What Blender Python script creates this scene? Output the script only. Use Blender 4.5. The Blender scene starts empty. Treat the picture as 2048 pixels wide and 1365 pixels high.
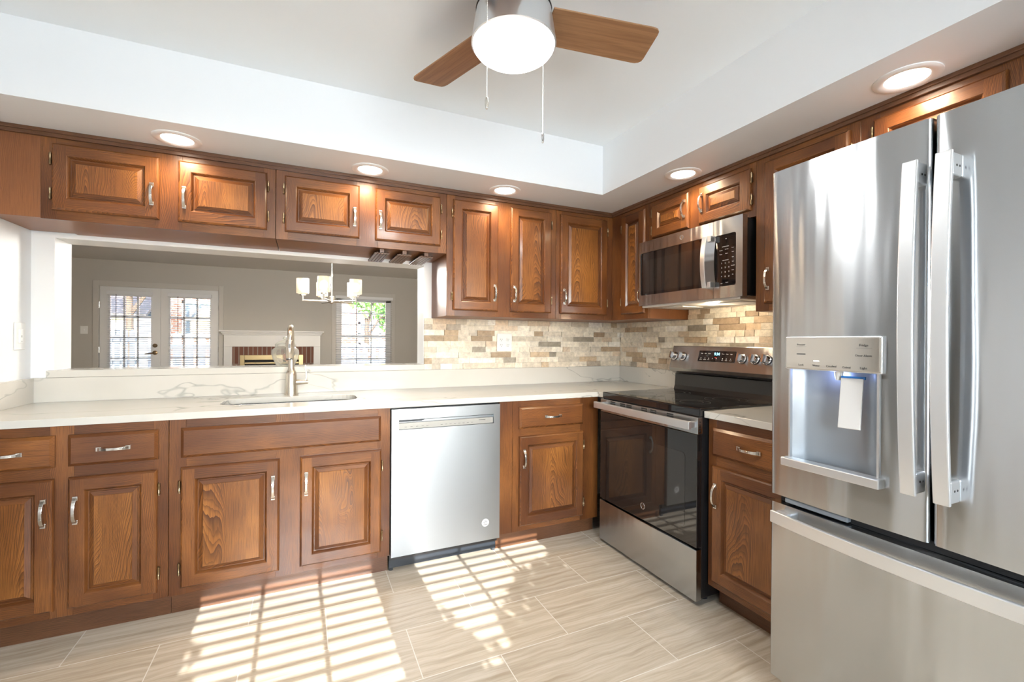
import bpy, bmesh, math, random
from mathutils import Vector, Matrix, Euler
R = math.radians
S = bpy.context.scene
COL = S.collection
rng = random.Random(7)

# ------------------------------------------------------------------ camera
F_PX = 904.8
def make_camera():
    yaw, pitch, roll = R(24.513), R(-0.0396), R(-0.354)
    cy, sy = math.cos(yaw), math.sin(yaw)
    f = Vector((sy*math.cos(pitch), cy*math.cos(pitch), math.sin(pitch)))
    r = Vector((cy, -sy, 0)); d = f.cross(r)
    r2 = r*math.cos(roll)+d*math.sin(roll); d2 = -r*math.sin(roll)+d*math.cos(roll)
    cam = bpy.data.cameras.new('camera'); o = bpy.data.objects.new('camera', cam); COL.objects.link(o)
    cam.sensor_width = 36; cam.lens = F_PX/2048*36; cam.clip_start = .02; cam.clip_end = 200
    m = Matrix((r2, -d2, -f)).transposed().to_4x4(); m.translation = (0, 0, 1.23)
    o.matrix_world = m; S.camera = o
make_camera()

# ------------------------------------------------------------------ world, sun, window light, exposure
vs = S.view_settings
vs.view_transform = 'Standard'; vs.look = 'None'; vs.gamma = 1; vs.use_curve_mapping = False
vs.exposure = 0.32
S.cycles.use_denoising = True
S.cycles.max_bounces = 10; S.cycles.diffuse_bounces = 6; S.cycles.glossy_bounces = 5
S.cycles.transmission_bounces = 8; S.cycles.transparent_max_bounces = 12
S.cycles.caustics_reflective = False; S.cycles.caustics_refractive = False
S.cycles.sample_clamp_indirect = 6

W = bpy.data.worlds.new('sky'); S.world = W; W.use_nodes = True
wn, wl = W.node_tree.nodes, W.node_tree.links
bg = wn['Background']; sky = wn.new('ShaderNodeTexSky')
sky.sky_type = 'NISHITA'; sky.sun_disc = False; sky.sun_elevation = R(27); sky.sun_rotation = R(180)
wl.new(sky.outputs[0], bg.inputs[0]); bg.inputs[1].default_value = 1.7

def add_light(kind, name, loc, energy, color=(1, 1, 1), target=None, **k):
    l = bpy.data.lights.new(name, kind); l.energy = energy; l.color = color
    for a, v in k.items(): setattr(l, a, v)
    o = bpy.data.objects.new(name, l); COL.objects.link(o); o.location = loc
    if target is not None:
        o.rotation_euler = (Vector(target)-Vector(loc)).to_track_quat('-Z', 'Y').to_euler()
    return o
SUN_K = 1.97
add_light('SUN', 'sun', (0, -12, 7), 12.5, (1, 1, 1), target=(-.24, 0, 7-12/SUN_K), angle=R(.17))
add_light('AREA', 'kitchen_window_daylight', (.45, -1.62, 1.45), 245, (.80, .90, 1.0), target=(.45, 3, 1.45),
          shape='RECTANGLE', size=1.9, size_y=1.2)
add_light('AREA', 'ceiling_fill_light', (.45, -2.3, .45), 600, (1.0, .99, .97), target=(.45, .2, 2.45),
          shape='RECTANGLE', size=2.2, size_y=1.0)  # added fill lamp outside the window, aimed up to brighten the ceiling

# ------------------------------------------------------------------ tagging helpers
def tag(o, label=None, cat=None, group=None, kind=None):
    if label: o['label'] = label
    if cat: o['category'] = cat
    if group: o['group'] = group
    if kind: o['kind'] = kind
    return o
def thing(name, label, cat, loc=(0, 0, 0), rz=0, group=None):
    o = bpy.data.objects.new(name, None); COL.objects.link(o); o.location = loc; o.rotation_euler = (0, 0, rz)
    o.empty_display_size = .05
    return tag(o, label, cat, group)
def copy_tree(o, parent=None):
    c = o.copy(); COL.objects.link(c)
    if parent is not None: c.parent = parent
    for ch in list(o.children): copy_tree(ch, c)
    return c

class MB:
    def __init__(s): s.v = []; s.f = []; s.m = []; s.col = []
    def add(s, verts, faces, mat=0, col=None):
        b = len(s.v); s.v += [tuple(p) for p in verts]
        for f in faces:
            s.f.append(tuple(b+i for i in f)); s.m.append(mat); s.col.append(col)
        return s
    def box(s, x0, x1, y0, y1, z0, z1, mat=0, col=None):
        if x0 > x1: x0, x1 = x1, x0
        if y0 > y1: y0, y1 = y1, y0
        if z0 > z1: z0, z1 = z1, z0
        v = [(x0, y0, z0), (x1, y0, z0), (x1, y1, z0), (x0, y1, z0), (x0, y0, z1), (x1, y0, z1), (x1, y1, z1), (x0, y1, z1)]
        return s.add(v, [(0, 3, 2, 1), (4, 5, 6, 7), (0, 1, 5, 4), (1, 2, 6, 5), (2, 3, 7, 6), (3, 0, 4, 7)], mat, col)
    def prism(s, poly, axis, a0, a1, mat=0):
        """poly: 2D points; extruded along axis ('x': poly=(y,z), 'y': (x,z), 'z': (x,y))"""
        def P(p, a): return {'x': (a, p[0], p[1]), 'y': (p[0], a, p[1]), 'z': (p[0], p[1], a)}[axis]
        n = len(poly); v = [P(p, a0) for p in poly]+[P(p, a1) for p in poly]
        f = [tuple(range(n)), tuple(range(2*n-1, n-1, -1))]+[(i, i+n, (i+1) % n+n, (i+1) % n) for i in range(n)]
        return s.add(v, f, mat)
    def lathe(s, prof, c=(0, 0, 0), axis='z', seg=24, mat=0, cap=True):
        def P(r, h, a):
            x, y = r*math.cos(a), r*math.sin(a)
            q = {'z': (x, y, h), 'y': (x, h, y), 'x': (h, x, y)}[axis]
            return (q[0]+c[0], q[1]+c[1], q[2]+c[2])
        v = []; n = len(prof)
        for i in range(seg):
            v += [P(r, h, 2*math.pi*i/seg) for r, h in prof]
        f = []
        for i in range(seg):
            j = (i+1) % seg
            f += [(i*n+k, j*n+k, j*n+k+1, i*n+k+1) for k in range(n-1)]
        if cap:
            if prof[0][0] > 1e-6: f.append(tuple(i*n for i in range(seg))[::-1])
            if prof[-1][0] > 1e-6: f.append(tuple(i*n+n-1 for i in range(seg)))
        return s.add(v, f, mat)
    def tube(s, path, rad, seg=10, mat=0, cap=True):
        pts = [Vector(p) for p in path]; n = len(pts)
        rads = rad if isinstance(rad, (list, tuple)) else [rad]*n
        up = None; v = []
        for i, p in enumerate(pts):
            t = (pts[min(i+1, n-1)]-pts[max(i-1, 0)]).normalized()
            if up is None:
                up = Vector((0, 0, 1)) if abs(t.z) < .9 else Vector((1, 0, 0))
            a = t.cross(up).normalized(); up = a.cross(t).normalized()
            v += [p+rads[i]*(math.cos(2*math.pi*k/seg)*a+math.sin(2*math.pi*k/seg)*up) for k in range(seg)]
        f = [(i*seg+k, i*seg+(k+1) % seg, (i+1)*seg+(k+1) % seg, (i+1)*seg+k) for i in range(n-1) for k in range(seg)]
        if cap: f += [tuple(range(seg))[::-1], tuple((n-1)*seg+k for k in range(seg))]
        return s.add(v, f, mat)
    def strip(s, path, w, t, side, mat=0):
        """rectangular bar swept along path; side = width direction; t = thickness along normal; w may be list"""
        pts = [Vector(p) for p in path]; n = len(pts); side = Vector(side).normalized()
        ws = w if isinstance(w, (list, tuple)) else [w]*n
        v = []
        for i, p in enumerate(pts):
            tg = (pts[min(i+1, n-1)]-pts[max(i-1, 0)]).normalized(); nn = tg.cross(side).normalized()
            for a, b in ((-1, -1), (1, -1), (1, 1), (-1, 1)): v.append(p+side*a*ws[i]/2+nn*b*t/2)
        f = [(i*4+k, i*4+(k+1) % 4, (i+1)*4+(k+1) % 4, (i+1)*4+k) for i in range(n-1) for k in range(4)]
        f += [(3, 2, 1, 0), tuple((n-1)*4+k for k in range(4))]
        return s.add(v, f, mat)
    def sphere(s, c, r, seg=12, rings=8, mat=0, sc=(1, 1, 1)):
        v = []; f = []
        for i in range(rings+1):
            th = math.pi*i/rings
            for k in range(seg):
                ph = 2*math.pi*k/seg
                v.append((c[0]+sc[0]*r*math.sin(th)*math.cos(ph), c[1]+sc[1]*r*math.sin(th)*math.sin(ph), c[2]+sc[2]*r*math.cos(th)))
        for i in range(rings):
            for k in range(seg): f.append((i*seg+k, (i+1)*seg+k, (i+1)*seg+(k+1) % seg, i*seg+(k+1) % seg))
        return s.add(v, f, mat)
    def text(s, txt, size, loc, mat=0, depth=.0004, align='CENTER'):
        """letters standing in the local XZ plane, facing -y"""
        cu = bpy.data.curves.new('t', 'FONT'); cu.body = txt; cu.size = size; cu.align_x = align; cu.align_y = 'CENTER'
        cu.extrude = depth; cu.resolution_u = 3
        ob = bpy.data.objects.new('t', cu); COL.objects.link(ob)
        bpy.context.view_layer.update()
        me = bpy.data.meshes.new_from_object(ob.evaluated_get(bpy.context.evaluated_depsgraph_get()))
        v = [(p.co.x+loc[0], -p.co.z+loc[1], p.co.y+loc[2]) for p in me.vertices]
        s.add(v, [tuple(p.vertices) for p in me.polygons], mat)
        bpy.data.objects.remove(ob); bpy.data.curves.remove(cu); bpy.data.meshes.remove(me)
        return s
    def build(s, name, mats, parent=None, bevel=0, seg=2, smooth=None, label=None, loc=None):
        me = bpy.data.meshes.new(name); me.from_pydata(s.v, [], s.f)
        mats = mats if isinstance(mats, (list, tuple)) else [mats]
        for m in mats: me.materials.append(m)
        me.polygons.foreach_set('material_index', s.m)
        if any(c is not None for c in s.col):
            at = me.color_attributes.new('stone', 'FLOAT_COLOR', 'CORNER')
            for p, c in zip(me.polygons, s.col):
                for li in p.loop_indices: at.data[li].color = (*(c or (.5, .5, .5)), 1)
        bm = bmesh.new(); bm.from_mesh(me)
        bmesh.ops.remove_doubles(bm, verts=bm.verts, dist=1e-6) if smooth is not None else None
        bmesh.ops.recalc_face_normals(bm, faces=bm.faces); bm.to_mesh(me); bm.free()
        if smooth is not None:
            me.polygons.foreach_set('use_smooth', [True]*len(me.polygons))
            me.set_sharp_from_angle(angle=R(smooth))
        me.update()
        o = bpy.data.objects.new(name, me); COL.objects.link(o)
        if parent is not None: o.parent = parent
        if loc: o.location = loc
        if bevel:
            md = o.modifiers.new('bevel', 'BEVEL'); md.width = bevel; md.segments = seg; md.limit_method = 'ANGLE'; md.angle_limit = R(40)
        if label: o['label'] = label
        return o
def struct(name, mb, mats, parent=None, **k):
    o = mb.build(name, mats, parent, **k)
    if parent is None: o['kind'] = 'structure'
    return o
def rrect(x0, x1, z0, z1, r, n=6):
    pts = []
    for cx, cz, a in ((x1-r, z0+r, -90), (x1-r, z1-r, 0), (x0+r, z1-r, 90), (x0+r, z0+r, 180)):
        for i in range(n+1):
            t = R(a+90*i/n); pts.append((cx+r*math.cos(t), cz+r*math.sin(t)))
    return pts

# ------------------------------------------------------------------ materials
class NT:
    def __init__(s, name):
        s.mat = bpy.data.materials.new(name); s.mat.use_nodes = True
        s.n = s.mat.node_tree.nodes; s.l = s.mat.node_tree.links; s.b = s.n['Principled BSDF']
    def node(s, t, **k):
        x = s.n.new(t)
        for a, v in k.items(): setattr(x, a, v)
        return x
    def link(s, a, b): s.l.new(a, b)
    def math(s, op, a, b=None, c=None):
        x = s.n.new('ShaderNodeMath'); x.operation = op
        for i, q in enumerate((a, b, c)):
            if q is None: continue
            if isinstance(q, (int, float)): x.inputs[i].default_value = q
            else: s.l.new(q, x.inputs[i])
        return x.outputs[0]
    def comb(s, x, y, z=0):
        c = s.n.new('ShaderNodeCombineXYZ')
        for i, q in enumerate((x, y, z)):
            if isinstance(q, (int, float)): c.inputs[i].default_value = q
            else: s.l.new(q, c.inputs[i])
        return c.outputs[0]
    def noise(s, vec, scale=1, detail=2, rough=.5, dist=0):
        x = s.n.new('ShaderNodeTexNoise'); x.inputs['Scale'].default_value = scale; x.inputs['Detail'].default_value = detail
        x.inputs['Roughness'].default_value = rough; x.inputs['Distortion'].default_value = dist
        s.l.new(vec, x.inputs['Vector']); return x.outputs['Fac']
    def ramp(s, fac, stops):
        x = s.n.new('ShaderNodeValToRGB'); e = x.color_ramp.elements
        while len(e) > 2: e.remove(e[-1])
        for i, (p, c) in enumerate(stops):
            el = e[i] if i < 2 else e.new(p)
            el.position = p; el.color = (*c, 1) if len(c) == 3 else c
        s.l.new(fac, x.inputs[0]); return x.outputs[0]
    def mix(s, fac, a, b, mode='MIX'):
        x = s.n.new('ShaderNodeMix'); x.data_type = 'RGBA'; x.blend_type = mode
        for i, q in ((0, fac), (6, a), (7, b)):
            if isinstance(q, (int, float)): x.inputs[i].default_value = q
            elif isinstance(q, tuple): x.inputs[i].default_value = (*q, 1)
            else: s.l.new(q, x.inputs[i])
        return x.outputs[2]
    def bump(s, h, strength=.1, dist=.001):
        x = s.n.new('ShaderNodeBump'); x.inputs['Strength'].default_value = strength; x.inputs['Distance'].default_value = dist
        s.l.new(h, x.inputs['Height']); s.l.new(x.outputs[0], s.b.inputs['Normal'])
    def obj(s): return s.node('ShaderNodeTexCoord').outputs['Object']
def mat(name, base, rough=.5, metal=0, spec=.5, coat=0, emit=None, estr=0, trans=0, coat_rough=.05):
    t = NT(name); b = t.b
    b.inputs['Base Color'].default_value = (*base, 1); b.inputs['Roughness'].default_value = rough
    b.inputs['Metallic'].default_value = metal; b.inputs['Specular IOR Level'].default_value = spec
    b.inputs['Coat Weight'].default_value = coat; b.inputs['Coat Roughness'].default_value = coat_rough
    b.inputs['Transmission Weight'].default_value = trans
    if emit: b.inputs['Emission Color'].default_value = (*emit, 1); b.inputs['Emission Strength'].default_value = estr
    return t.mat

def oak(name, kind, dark=(.055, .017, .006), mid=(.128, .042, .011), light=(.31, .116, .028), dark2=None, coat=.26, rough=.36):
    dark2 = dark2 or tuple((p+q)/2 for p, q in zip(dark, mid))
    t = NT(name); v = t.obj(); oi = t.node('ShaderNodeObjectInfo'); rnd = oi.outputs['Random']
    sp = t.node('ShaderNodeSeparateXYZ'); t.link(v, sp.inputs[0]); x, y, z = sp.outputs
    c, a = (t.math('ADD', x, y), z) if kind in ('panel', 'stile') else (t.math('ADD', z, y), x)
    a = t.math('ADD', a, t.math('MULTIPLY', rnd, 9.7)); 
    c2 = t.math('ADD', c, t.math('MULTIPLY', rnd, 5.3))
    n1 = t.noise(t.comb(t.math('MULTIPLY', c2, 5), t.math('MULTIPLY', a, 1.6), rnd), 1, 2)
    n2 = t.noise(t.comb(t.math('MULTIPLY', c2, 22), t.math('MULTIPLY', a, 4)), 1, 2)
    if kind == 'panel':
        ctr = t.math('ADD', t.math('MULTIPLY', rnd, .24), .04)
        cc = t.math('ADD', t.math('SUBTRACT', c, ctr), t.math('MULTIPLY', t.math('SUBTRACT', n1, .5), .22))
        f = t.math('MULTIPLY', t.math('MULTIPLY', cc, cc), 820)
        f = t.math('ADD', f, t.math('MULTIPLY', a, 11.0))
    else:
        cc = t.math('ADD', c2, t.math('MULTIPLY', t.math('SUBTRACT', n1, .5), .16))
        f = t.math('MULTIPLY', cc, 175)
    f = t.math('ADD', f, t.math('MULTIPLY', n2, 1.5))
    fr = t.math('FRACT', f)
    line = t.math('POWER', fr, 3.2)                                     # sharp late-wood edge
    fade = t.ramp(t.noise(t.comb(t.math('MULTIPLY', c2, 14), t.math('MULTIPLY', a, 2), 8.1), 1, 2), [(.32, (.25, .25, .25)), (.62, (1, 1, 1))])
    line2 = t.math('POWER', t.math('FRACT', t.math('MULTIPLY', f, 3.0 if kind == 'panel' else 2.0)), 2.5)
    line = t.math('MAXIMUM', t.math('MULTIPLY', line, fade), t.math('MULTIPLY', line2, .55))
    pores = t.noise(t.comb(t.math('MULTIPLY', c2, 420), t.math('MULTIPLY', a, 8)), 1, 3, .6)
    blot = t.noise(t.comb(t.math('MULTIPLY', c2, 5), t.math('MULTIPLY', a, 2.5), 3.3), 1, 3)
    base = t.ramp(t.math('ADD', t.math('MULTIPLY', blot, .8), t.math('MULTIPLY', t.math('SUBTRACT', 1.0, line), .25)), [(.36, dark2), (.52, mid), (.80, light)])
    col = t.mix(t.math('MULTIPLY', line, .97), base, dark)
    pf = t.ramp(pores, [(.36, (1, 1, 1)), (.52, (0, 0, 0))])
    col = t.mix(t.math('MULTIPLY', pf, .55), col, dark)
    t.link(col, t.b.inputs['Base Color'])
    t.b.inputs['Roughness'].default_value = rough; t.b.inputs['Specular IOR Level'].default_value = .45
    t.b.inputs['Coat Weight'].default_value = coat; t.b.inputs['Coat Roughness'].default_value = .14
    t.bump(t.math('ADD', pores, t.math('MULTIPLY', line, -.6)), .12, .0012)
    return t.mat
OAK_P, OAK_S, OAK_R = oak('oak_cathedral', 'panel', (.060, .018, .005), (.212, .076, .016), (.42, .168, .036)), oak('oak_stile', 'stile'), oak('oak_rail', 'rail')
OAK = [OAK_P, OAK_S, OAK_R]
OAK_TRIM = oak('oak_dark_moulding', 'rail', (.05, .020, .009), (.135, .056, .024), (.20, .09, .04))
OAK_PLY = oak('oak_plywood', 'stile', (.13, .045, .016), (.23, .085, .028), (.28, .11, .036), coat=.08, rough=.42)

def wall_paint(name, col, rough=.55):
    t = NT(name); v = t.obj(); n = t.noise(v, 180, 2)
    t.b.inputs['Base Color'].default_value = (*col, 1); t.b.inputs['Roughness'].default_value = rough
    t.b.inputs['Specular IOR Level'].default_value = .35
    t.bump(n, .06, .0008); return t.mat
PAINT = wall_paint('white_wall_paint', (.80, .815, .825), .42)
CEIL = wall_paint('ceiling_paint', (.86, .895, .915), .7)
LIVPAINT = wall_paint('greige_wall_paint', (.52, .50, .46), .6)
TRIMW = mat('white_trim_paint', (.78, .78, .77), .35)

def steel(name, base=(.51, .53, .55), rough=.20, aniso=.95, rot=.25, scale=(3, 3, 900), wave=.22):
    t = NT(name); b = t.b; v = t.obj()
    mp = t.node('ShaderNodeMapping'); mp.inputs['Scale'].default_value = scale; t.link(v, mp.inputs[0])
    n = t.noise(mp.outputs[0], 1, 3, .6)
    col = t.mix(n, tuple(q*.975 for q in base), tuple(min(1, q*1.025) for q in base)); t.link(col, b.inputs['Base Color'])
    b.inputs['Metallic'].default_value = 1
    rr = t.node('ShaderNodeMapRange'); t.link(n, rr.inputs[0]); rr.inputs[3].default_value = rough*.94; rr.inputs[4].default_value = rough*1.06
    t.link(rr.outputs[0], b.inputs['Roughness'])
    b.inputs['Anisotropic'].default_value = aniso; b.inputs['Anisotropic Rotation'].default_value = rot
    sp = t.node('ShaderNodeSeparateXYZ'); t.link(v, sp.inputs[0])            # slight waviness of the sheet
    wav = t.noise(t.comb(t.math('MULTIPLY', sp.outputs[0], 9), 0, t.math('MULTIPLY', sp.outputs[2], .9)), 1, 2)
    t.bump(wav, wave, .02)
    tg = t.node('ShaderNodeTangent', direction_type='RADIAL', axis='Z'); t.link(tg.outputs[0], b.inputs['Tangent'])
    return t.mat
STEEL = steel('brushed_stainless_steel')
STEEL_HANDLE = mat('satin_stainless_handle', (.76, .78, .80), .33, .9)
NICKEL = mat('satin_nickel', (.72, .70, .66), .24, 1)
FAUCET = mat('brushed_nickel_faucet', (.74, .68, .59), .27, 1)
CHROME = mat('polished_chrome', (.8, .8, .82), .06, 1)
BRONZE = mat('antique_brass_hinge', (.30, .22, .13), .28, 1)
BLACKG = mat('black_ceramic_glass', (.008, .008, .009), .04, 0, 1.0)
DARKG = mat('dark_oven_glass', (.012, .011, .011), .03, 0, 1.0)
WINDG = mat('smoked_window_glass', (.020, .018, .017), .04, 0, 1.0)
BLACKP = mat('black_enamel', (.014, .014, .015), .28)
DARKP = mat('dark_grey_plastic', (.035, .04, .045), .35)
GREYP = mat('grey_fridge_side', (.20, .20, .21), .45)
GREYPANEL = mat('grey_gloss_panel', (.40, .37, .33), .08, .35, .6)
WHITEP = mat('white_plastic', (.80, .80, .78), .3)
PRINT_D = mat('dark_print', (.06, .06, .06), .5)
PRINT_W = mat('white_print', (.75, .75, .75), .5)
SLOT = mat('dark_slot', (.01, .01, .01), .6)
RUBBER = mat('black_rubber', (.012, .012, .013), .6)
LED_BLUE = mat('clock_digits', (.1, .3, .6), .4, emit=(.25, .75, 1), estr=3.5)
LED_RED = mat('red_indicator', (.3, .02, .02), .4, emit=(1, .05, .03), estr=.5)
LED_WHITE = mat('indicator_bar', (.8, .8, .8), .4, emit=(1, 1, 1), estr=1.5)
FILTER = mat('aluminium_filter', (.62, .60, .57), .4, .6)
BLUE_FILM = mat('blue_protective_film', (.02, .16, .5), .25)
DOME = mat('opal_light_dome', (.9, .9, .9), .3, emit=(1, .985, .96), estr=8)
LENS = mat('recessed_lamp_lens', (.9, .9, .9), .4, emit=(1, .93, .82), estr=7)

def quartz():
    t = NT('white_veined_quartz'); v = t.obj()
    mp = t.node('ShaderNodeMapping'); t.link(v, mp.inputs[0]); mp.inputs['Rotation'].default_value = (R(20), R(38), R(25)); mp.inputs['Scale'].default_value = (.9, 1.6, 2.6)
    n = t.noise(mp.outputs[0], .95, 4, .55, .5)
    d = t.math('ABSOLUTE', t.math('SUBTRACT', n, .5))
    vein = t.ramp(d, [(0, (1, 1, 1)), (.0075, (0, 0, 0))])
    fade = t.ramp(t.noise(v, 1.9, 2), [(.34, (0, 0, 0)), (.54, (1, 1, 1))])
    cloud = t.noise(v, 5, 3)
    base = t.mix(cloud, (.52, .505, .46), (.59, .575, .535))
    col = t.mix(t.math('MULTIPLY', t.math('MULTIPLY', vein, fade), .85), base, (.30, .30, .28))
    t.link(col, t.b.inputs['Base Color']); t.b.inputs['Roughness'].default_value = .14; t.b.inputs['Specular IOR Level'].default_value = .5
    return t.mat
QUARTZ = quartz()

def floor_tile():
    t = NT('travertine_look_floor_tile'); v = t.obj()
    mp = t.node('ShaderNodeMapping'); t.link(v, mp.inputs[0])
    BW, RH = .6135, .3055
    mp.inputs['Location'].default_value = (-.088+BW/2+BW*20, -1.930+RH*20, 0)
    br = t.node('ShaderNodeTexBrick'); t.link(mp.outputs[0], br.inputs['Vector'])
    br.offset = .5; br.offset_frequency = 2; br.squash = 1
    for k, q in (('Scale', 1), ('Mortar Size', .0022), ('Mortar Smooth', .3), ('Bias', 0), ('Brick Width', BW), ('Row Height', RH)): br.inputs[k].default_value = q
    br.inputs['Color1'].default_value = (0, 0, 0, 1); br.inputs['Color2'].default_value = (1, 1, 1, 1); br.inputs['Mortar'].default_value = (.5, .5, .5, 1)
    tone = br.outputs['Color']
    sp = t.node('ShaderNodeSeparateXYZ'); t.link(v, sp.inputs[0])
    sh = t.math('MULTIPLY', tone, 17.0)
    warp = t.math('MULTIPLY', t.noise(t.comb(t.math('MULTIPLY', sp.outputs[0], 5), t.math('MULTIPLY', sp.outputs[1], 7), sh), 1, 2), .035)
    yy = t.math('ADD', sp.outputs[1], warp)
    s1 = t.noise(t.comb(t.math('MULTIPLY', sp.outputs[0], 2.2), t.math('MULTIPLY', yy, 46), sh), 1, 5, .65)
    s2 = t.noise(t.comb(t.math('MULTIPLY', sp.outputs[0], 7), t.math('MULTIPLY', yy, 130), sh), 1, 3, .65)
    col = t.ramp(s1, [(.30, (.40, .335, .25)), (.52, (.53, .465, .37)), (.72, (.63, .575, .485))])
    dk = t.ramp(s2, [(.30, (1, 1, 1)), (.44, (0, 0, 0))])
    col = t.mix(t.math('MULTIPLY', dk, .32), col, (.34, .29, .235))
    tn = t.mix(tone, (.94, .94, .94), (1.05, 1.04, 1.02)); col = t.mix(1.0, col, tn, 'MULTIPLY')
    col = t.mix(br.outputs['Fac'], col, (.72, .69, .62))
    t.link(col, t.b.inputs['Base Color']); t.b.inputs['Roughness'].default_value = .24; t.b.inputs['Specular IOR Level'].default_value = .5
    t.bump(t.math('SUBTRACT', 1.0, br.outputs['Fac']), .25, .001)
    return t.mat
FLOOR = floor_tile()

def stone():
    t = NT('split_face_stone'); at = t.node('ShaderNodeAttribute', attribute_name='stone'); v = t.obj()
    n = t.noise(v, 38, 5, .65); n2 = t.noise(v, 160, 3)
    m = t.ramp(n, [(.28, (.72, .71, .69)), (.72, (1.18, 1.17, 1.14))])
    col = t.mix(1.0, at.outputs['Color'], m, 'MULTIPLY'); t.link(col, t.b.inputs['Base Color'])
    t.b.inputs['Roughness'].default_value = .6; t.bump(t.math('ADD', n, t.math('MULTIPLY', n2, .4)), .7, .004)
    return t.mat
STONE = stone()
def wood(name, a, b, axis=0, scale=60, rough=.35):
    t = NT(name); v = t.obj(); sp = t.node('ShaderNodeSeparateXYZ'); t.link(v, sp.inputs[0])
    o = [t.math('MULTIPLY', sp.outputs[i], 2.5 if i == axis else scale) for i in range(3)]
    n = t.noise(t.comb(*o), 1, 4, .6, .6)
    t.link(t.ramp(n, [(.3, a), (.7, b)]), t.b.inputs['Base Color']); t.b.inputs['Roughness'].default_value = rough
    return t.mat
BLADE = wood('walnut_fan_blade', (.20, .095, .042), (.38, .20, .098), 0, 45)
FENCEW = wood('weathered_fence_wood', (.34, .33, .31), (.55, .53, .49), 2, 30, .8)
BARK = wood('tree_bark', (.05, .035, .025), (.14, .10, .07), 2, 25, .9)
def brick(name, c1, c2, mortar, bw, rh, ms):
    t = NT(name); v = t.obj(); sp = t.node('ShaderNodeSeparateXYZ'); t.link(v, sp.inputs[0])
    b = t.node('ShaderNodeTexBrick'); t.link(t.comb(t.math('ADD', sp.outputs[0], sp.outputs[1]), sp.outputs[2]), b.inputs['Vector'])
    for k, q in (('Scale', 1), ('Mortar Size', ms), ('Brick Width', bw), ('Row Height', rh)): b.inputs[k].default_value = q
    b.inputs['Color1'].default_value = (*c1, 1); b.inputs['Color2'].default_value = (*c2, 1); b.inputs['Mortar'].default_value = (*mortar, 1)
    t.link(b.outputs['Color'], t.b.inputs['Base Color']); t.b.inputs['Roughness'].default_value = .8; return t.mat
BRICK_H = brick('house_brick', (.36, .16, .10), (.27, .12, .08), (.50, .45, .40), .22, .075, .012)
BRICK_F = brick('fireplace_brick', (.20, .085, .055), (.15, .06, .04), (.30, .25, .21), .07, .40, .008)
LEAF = mat('green_leaf', (.10, .26, .04), .55); LEAF2 = mat('dark_leaf', (.05, .13, .03), .6)
GRASS = wall_paint('lawn', (.13, .17, .06), .9); PATIO = wall_paint('patio_concrete', (.45, .44, .42), .85)
CARPET = wall_paint('living_floor_wood', (.34, .24, .15), .45)
ROOF = wall_paint('roof_shingle', (.12, .11, .11), .85)
BRASS = mat('brass_fireplace_frame', (.45, .36, .20), .3, .8)
SOOT = mat('firebox_black', (.015, .014, .013), .7)
def pane_mat():
    t = NT('clear_window_glass'); o = t.n['Material Output']; t.n.remove(t.b)
    tr = t.node('ShaderNodeBsdfTransparent'); gl = t.node('ShaderNodeBsdfGlossy'); gl.inputs['Roughness'].default_value = .01
    fr = t.node('ShaderNodeFresnel'); fr.inputs[0].default_value = 1.45; mx = t.node('ShaderNodeMixShader')
    t.link(fr.outputs[0], mx.inputs[0]); t.link(tr.outputs[0], mx.inputs[1]); t.link(gl.outputs[0], mx.inputs[2]); t.link(mx.outputs[0], o.inputs[0])
    return t.mat
PANE = pane_mat()
def thin_glass(name, col, rough=.05):
    t = NT(name); o = t.n['Material Output']; b = t.b
    b.inputs['Base Color'].default_value = (*col, 1); b.inputs['Roughness'].default_value = rough
    tr = t.node('ShaderNodeBsdfTransparent'); tr.inputs[0].default_value = (.93, .93, .90, 1)
    lw = t.node('ShaderNodeLayerWeight'); lw.inputs[0].default_value = .35
    fac = t.math('ADD', t.math('MULTIPLY', lw.outputs['Facing'], .80), .15)
    mx = t.node('ShaderNodeMixShader'); t.link(fac, mx.inputs[0]); t.link(tr.outputs[0], mx.inputs[1]); t.link(b.outputs[0], mx.inputs[2]); t.link(mx.outputs[0], o.inputs[0])
    return t.mat
JARG = thin_glass('clear_jar_glass', (.72, .72, .66))
def shade_glass():
    t = NT('frosted_glass_shade'); o = t.n['Material Output']; b = t.b
    b.inputs['Base Color'].default_value = (.40, .36, .31, 1); b.inputs['Roughness'].default_value = .35
    b.inputs['Emission Color'].default_value = (1, .74, .45, 1); b.inputs['Emission Strength'].default_value = .45
    tr = t.node('ShaderNodeBsdfTransparent'); mx = t.node('ShaderNodeMixShader'); mx.inputs[0].default_value = .62
    t.link(tr.outputs[0], mx.inputs[1]); t.link(b.outputs[0], mx.inputs[2]); t.link(mx.outputs[0], o.inputs[0]); return t.mat
SHADEG = shade_glass()
BULB = mat('lit_bulb', (1, 1, 1), .4, emit=(1, .93, .82), estr=7)
SHELL = mat('seashell_cream', (.72, .62, .50), .4); SHELLP = mat('seashell_pink', (.55, .33, .27), .4)
SLAT = mat('white_blind_slat', (.80, .81, .82), .4)

# ------------------------------------------------------------------ key dimensions (metres)
XL, XR, YB, YF = -1.24, 2.365, 3.03, -1.35      # kitchen walls
YB2 = 3.21                                        # living side of the pass-through wall
SOF, CEI = 2.15, 2.455
YL, XLL, XLR = 9.0, -4.6, 2.6                     # living room
OX0, OX1, OZ0, OZ1 = -1.152, .723, 1.03, 1.735    # pass-through opening
CT0, CT1 = .878, .908                             # counter slab

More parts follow.
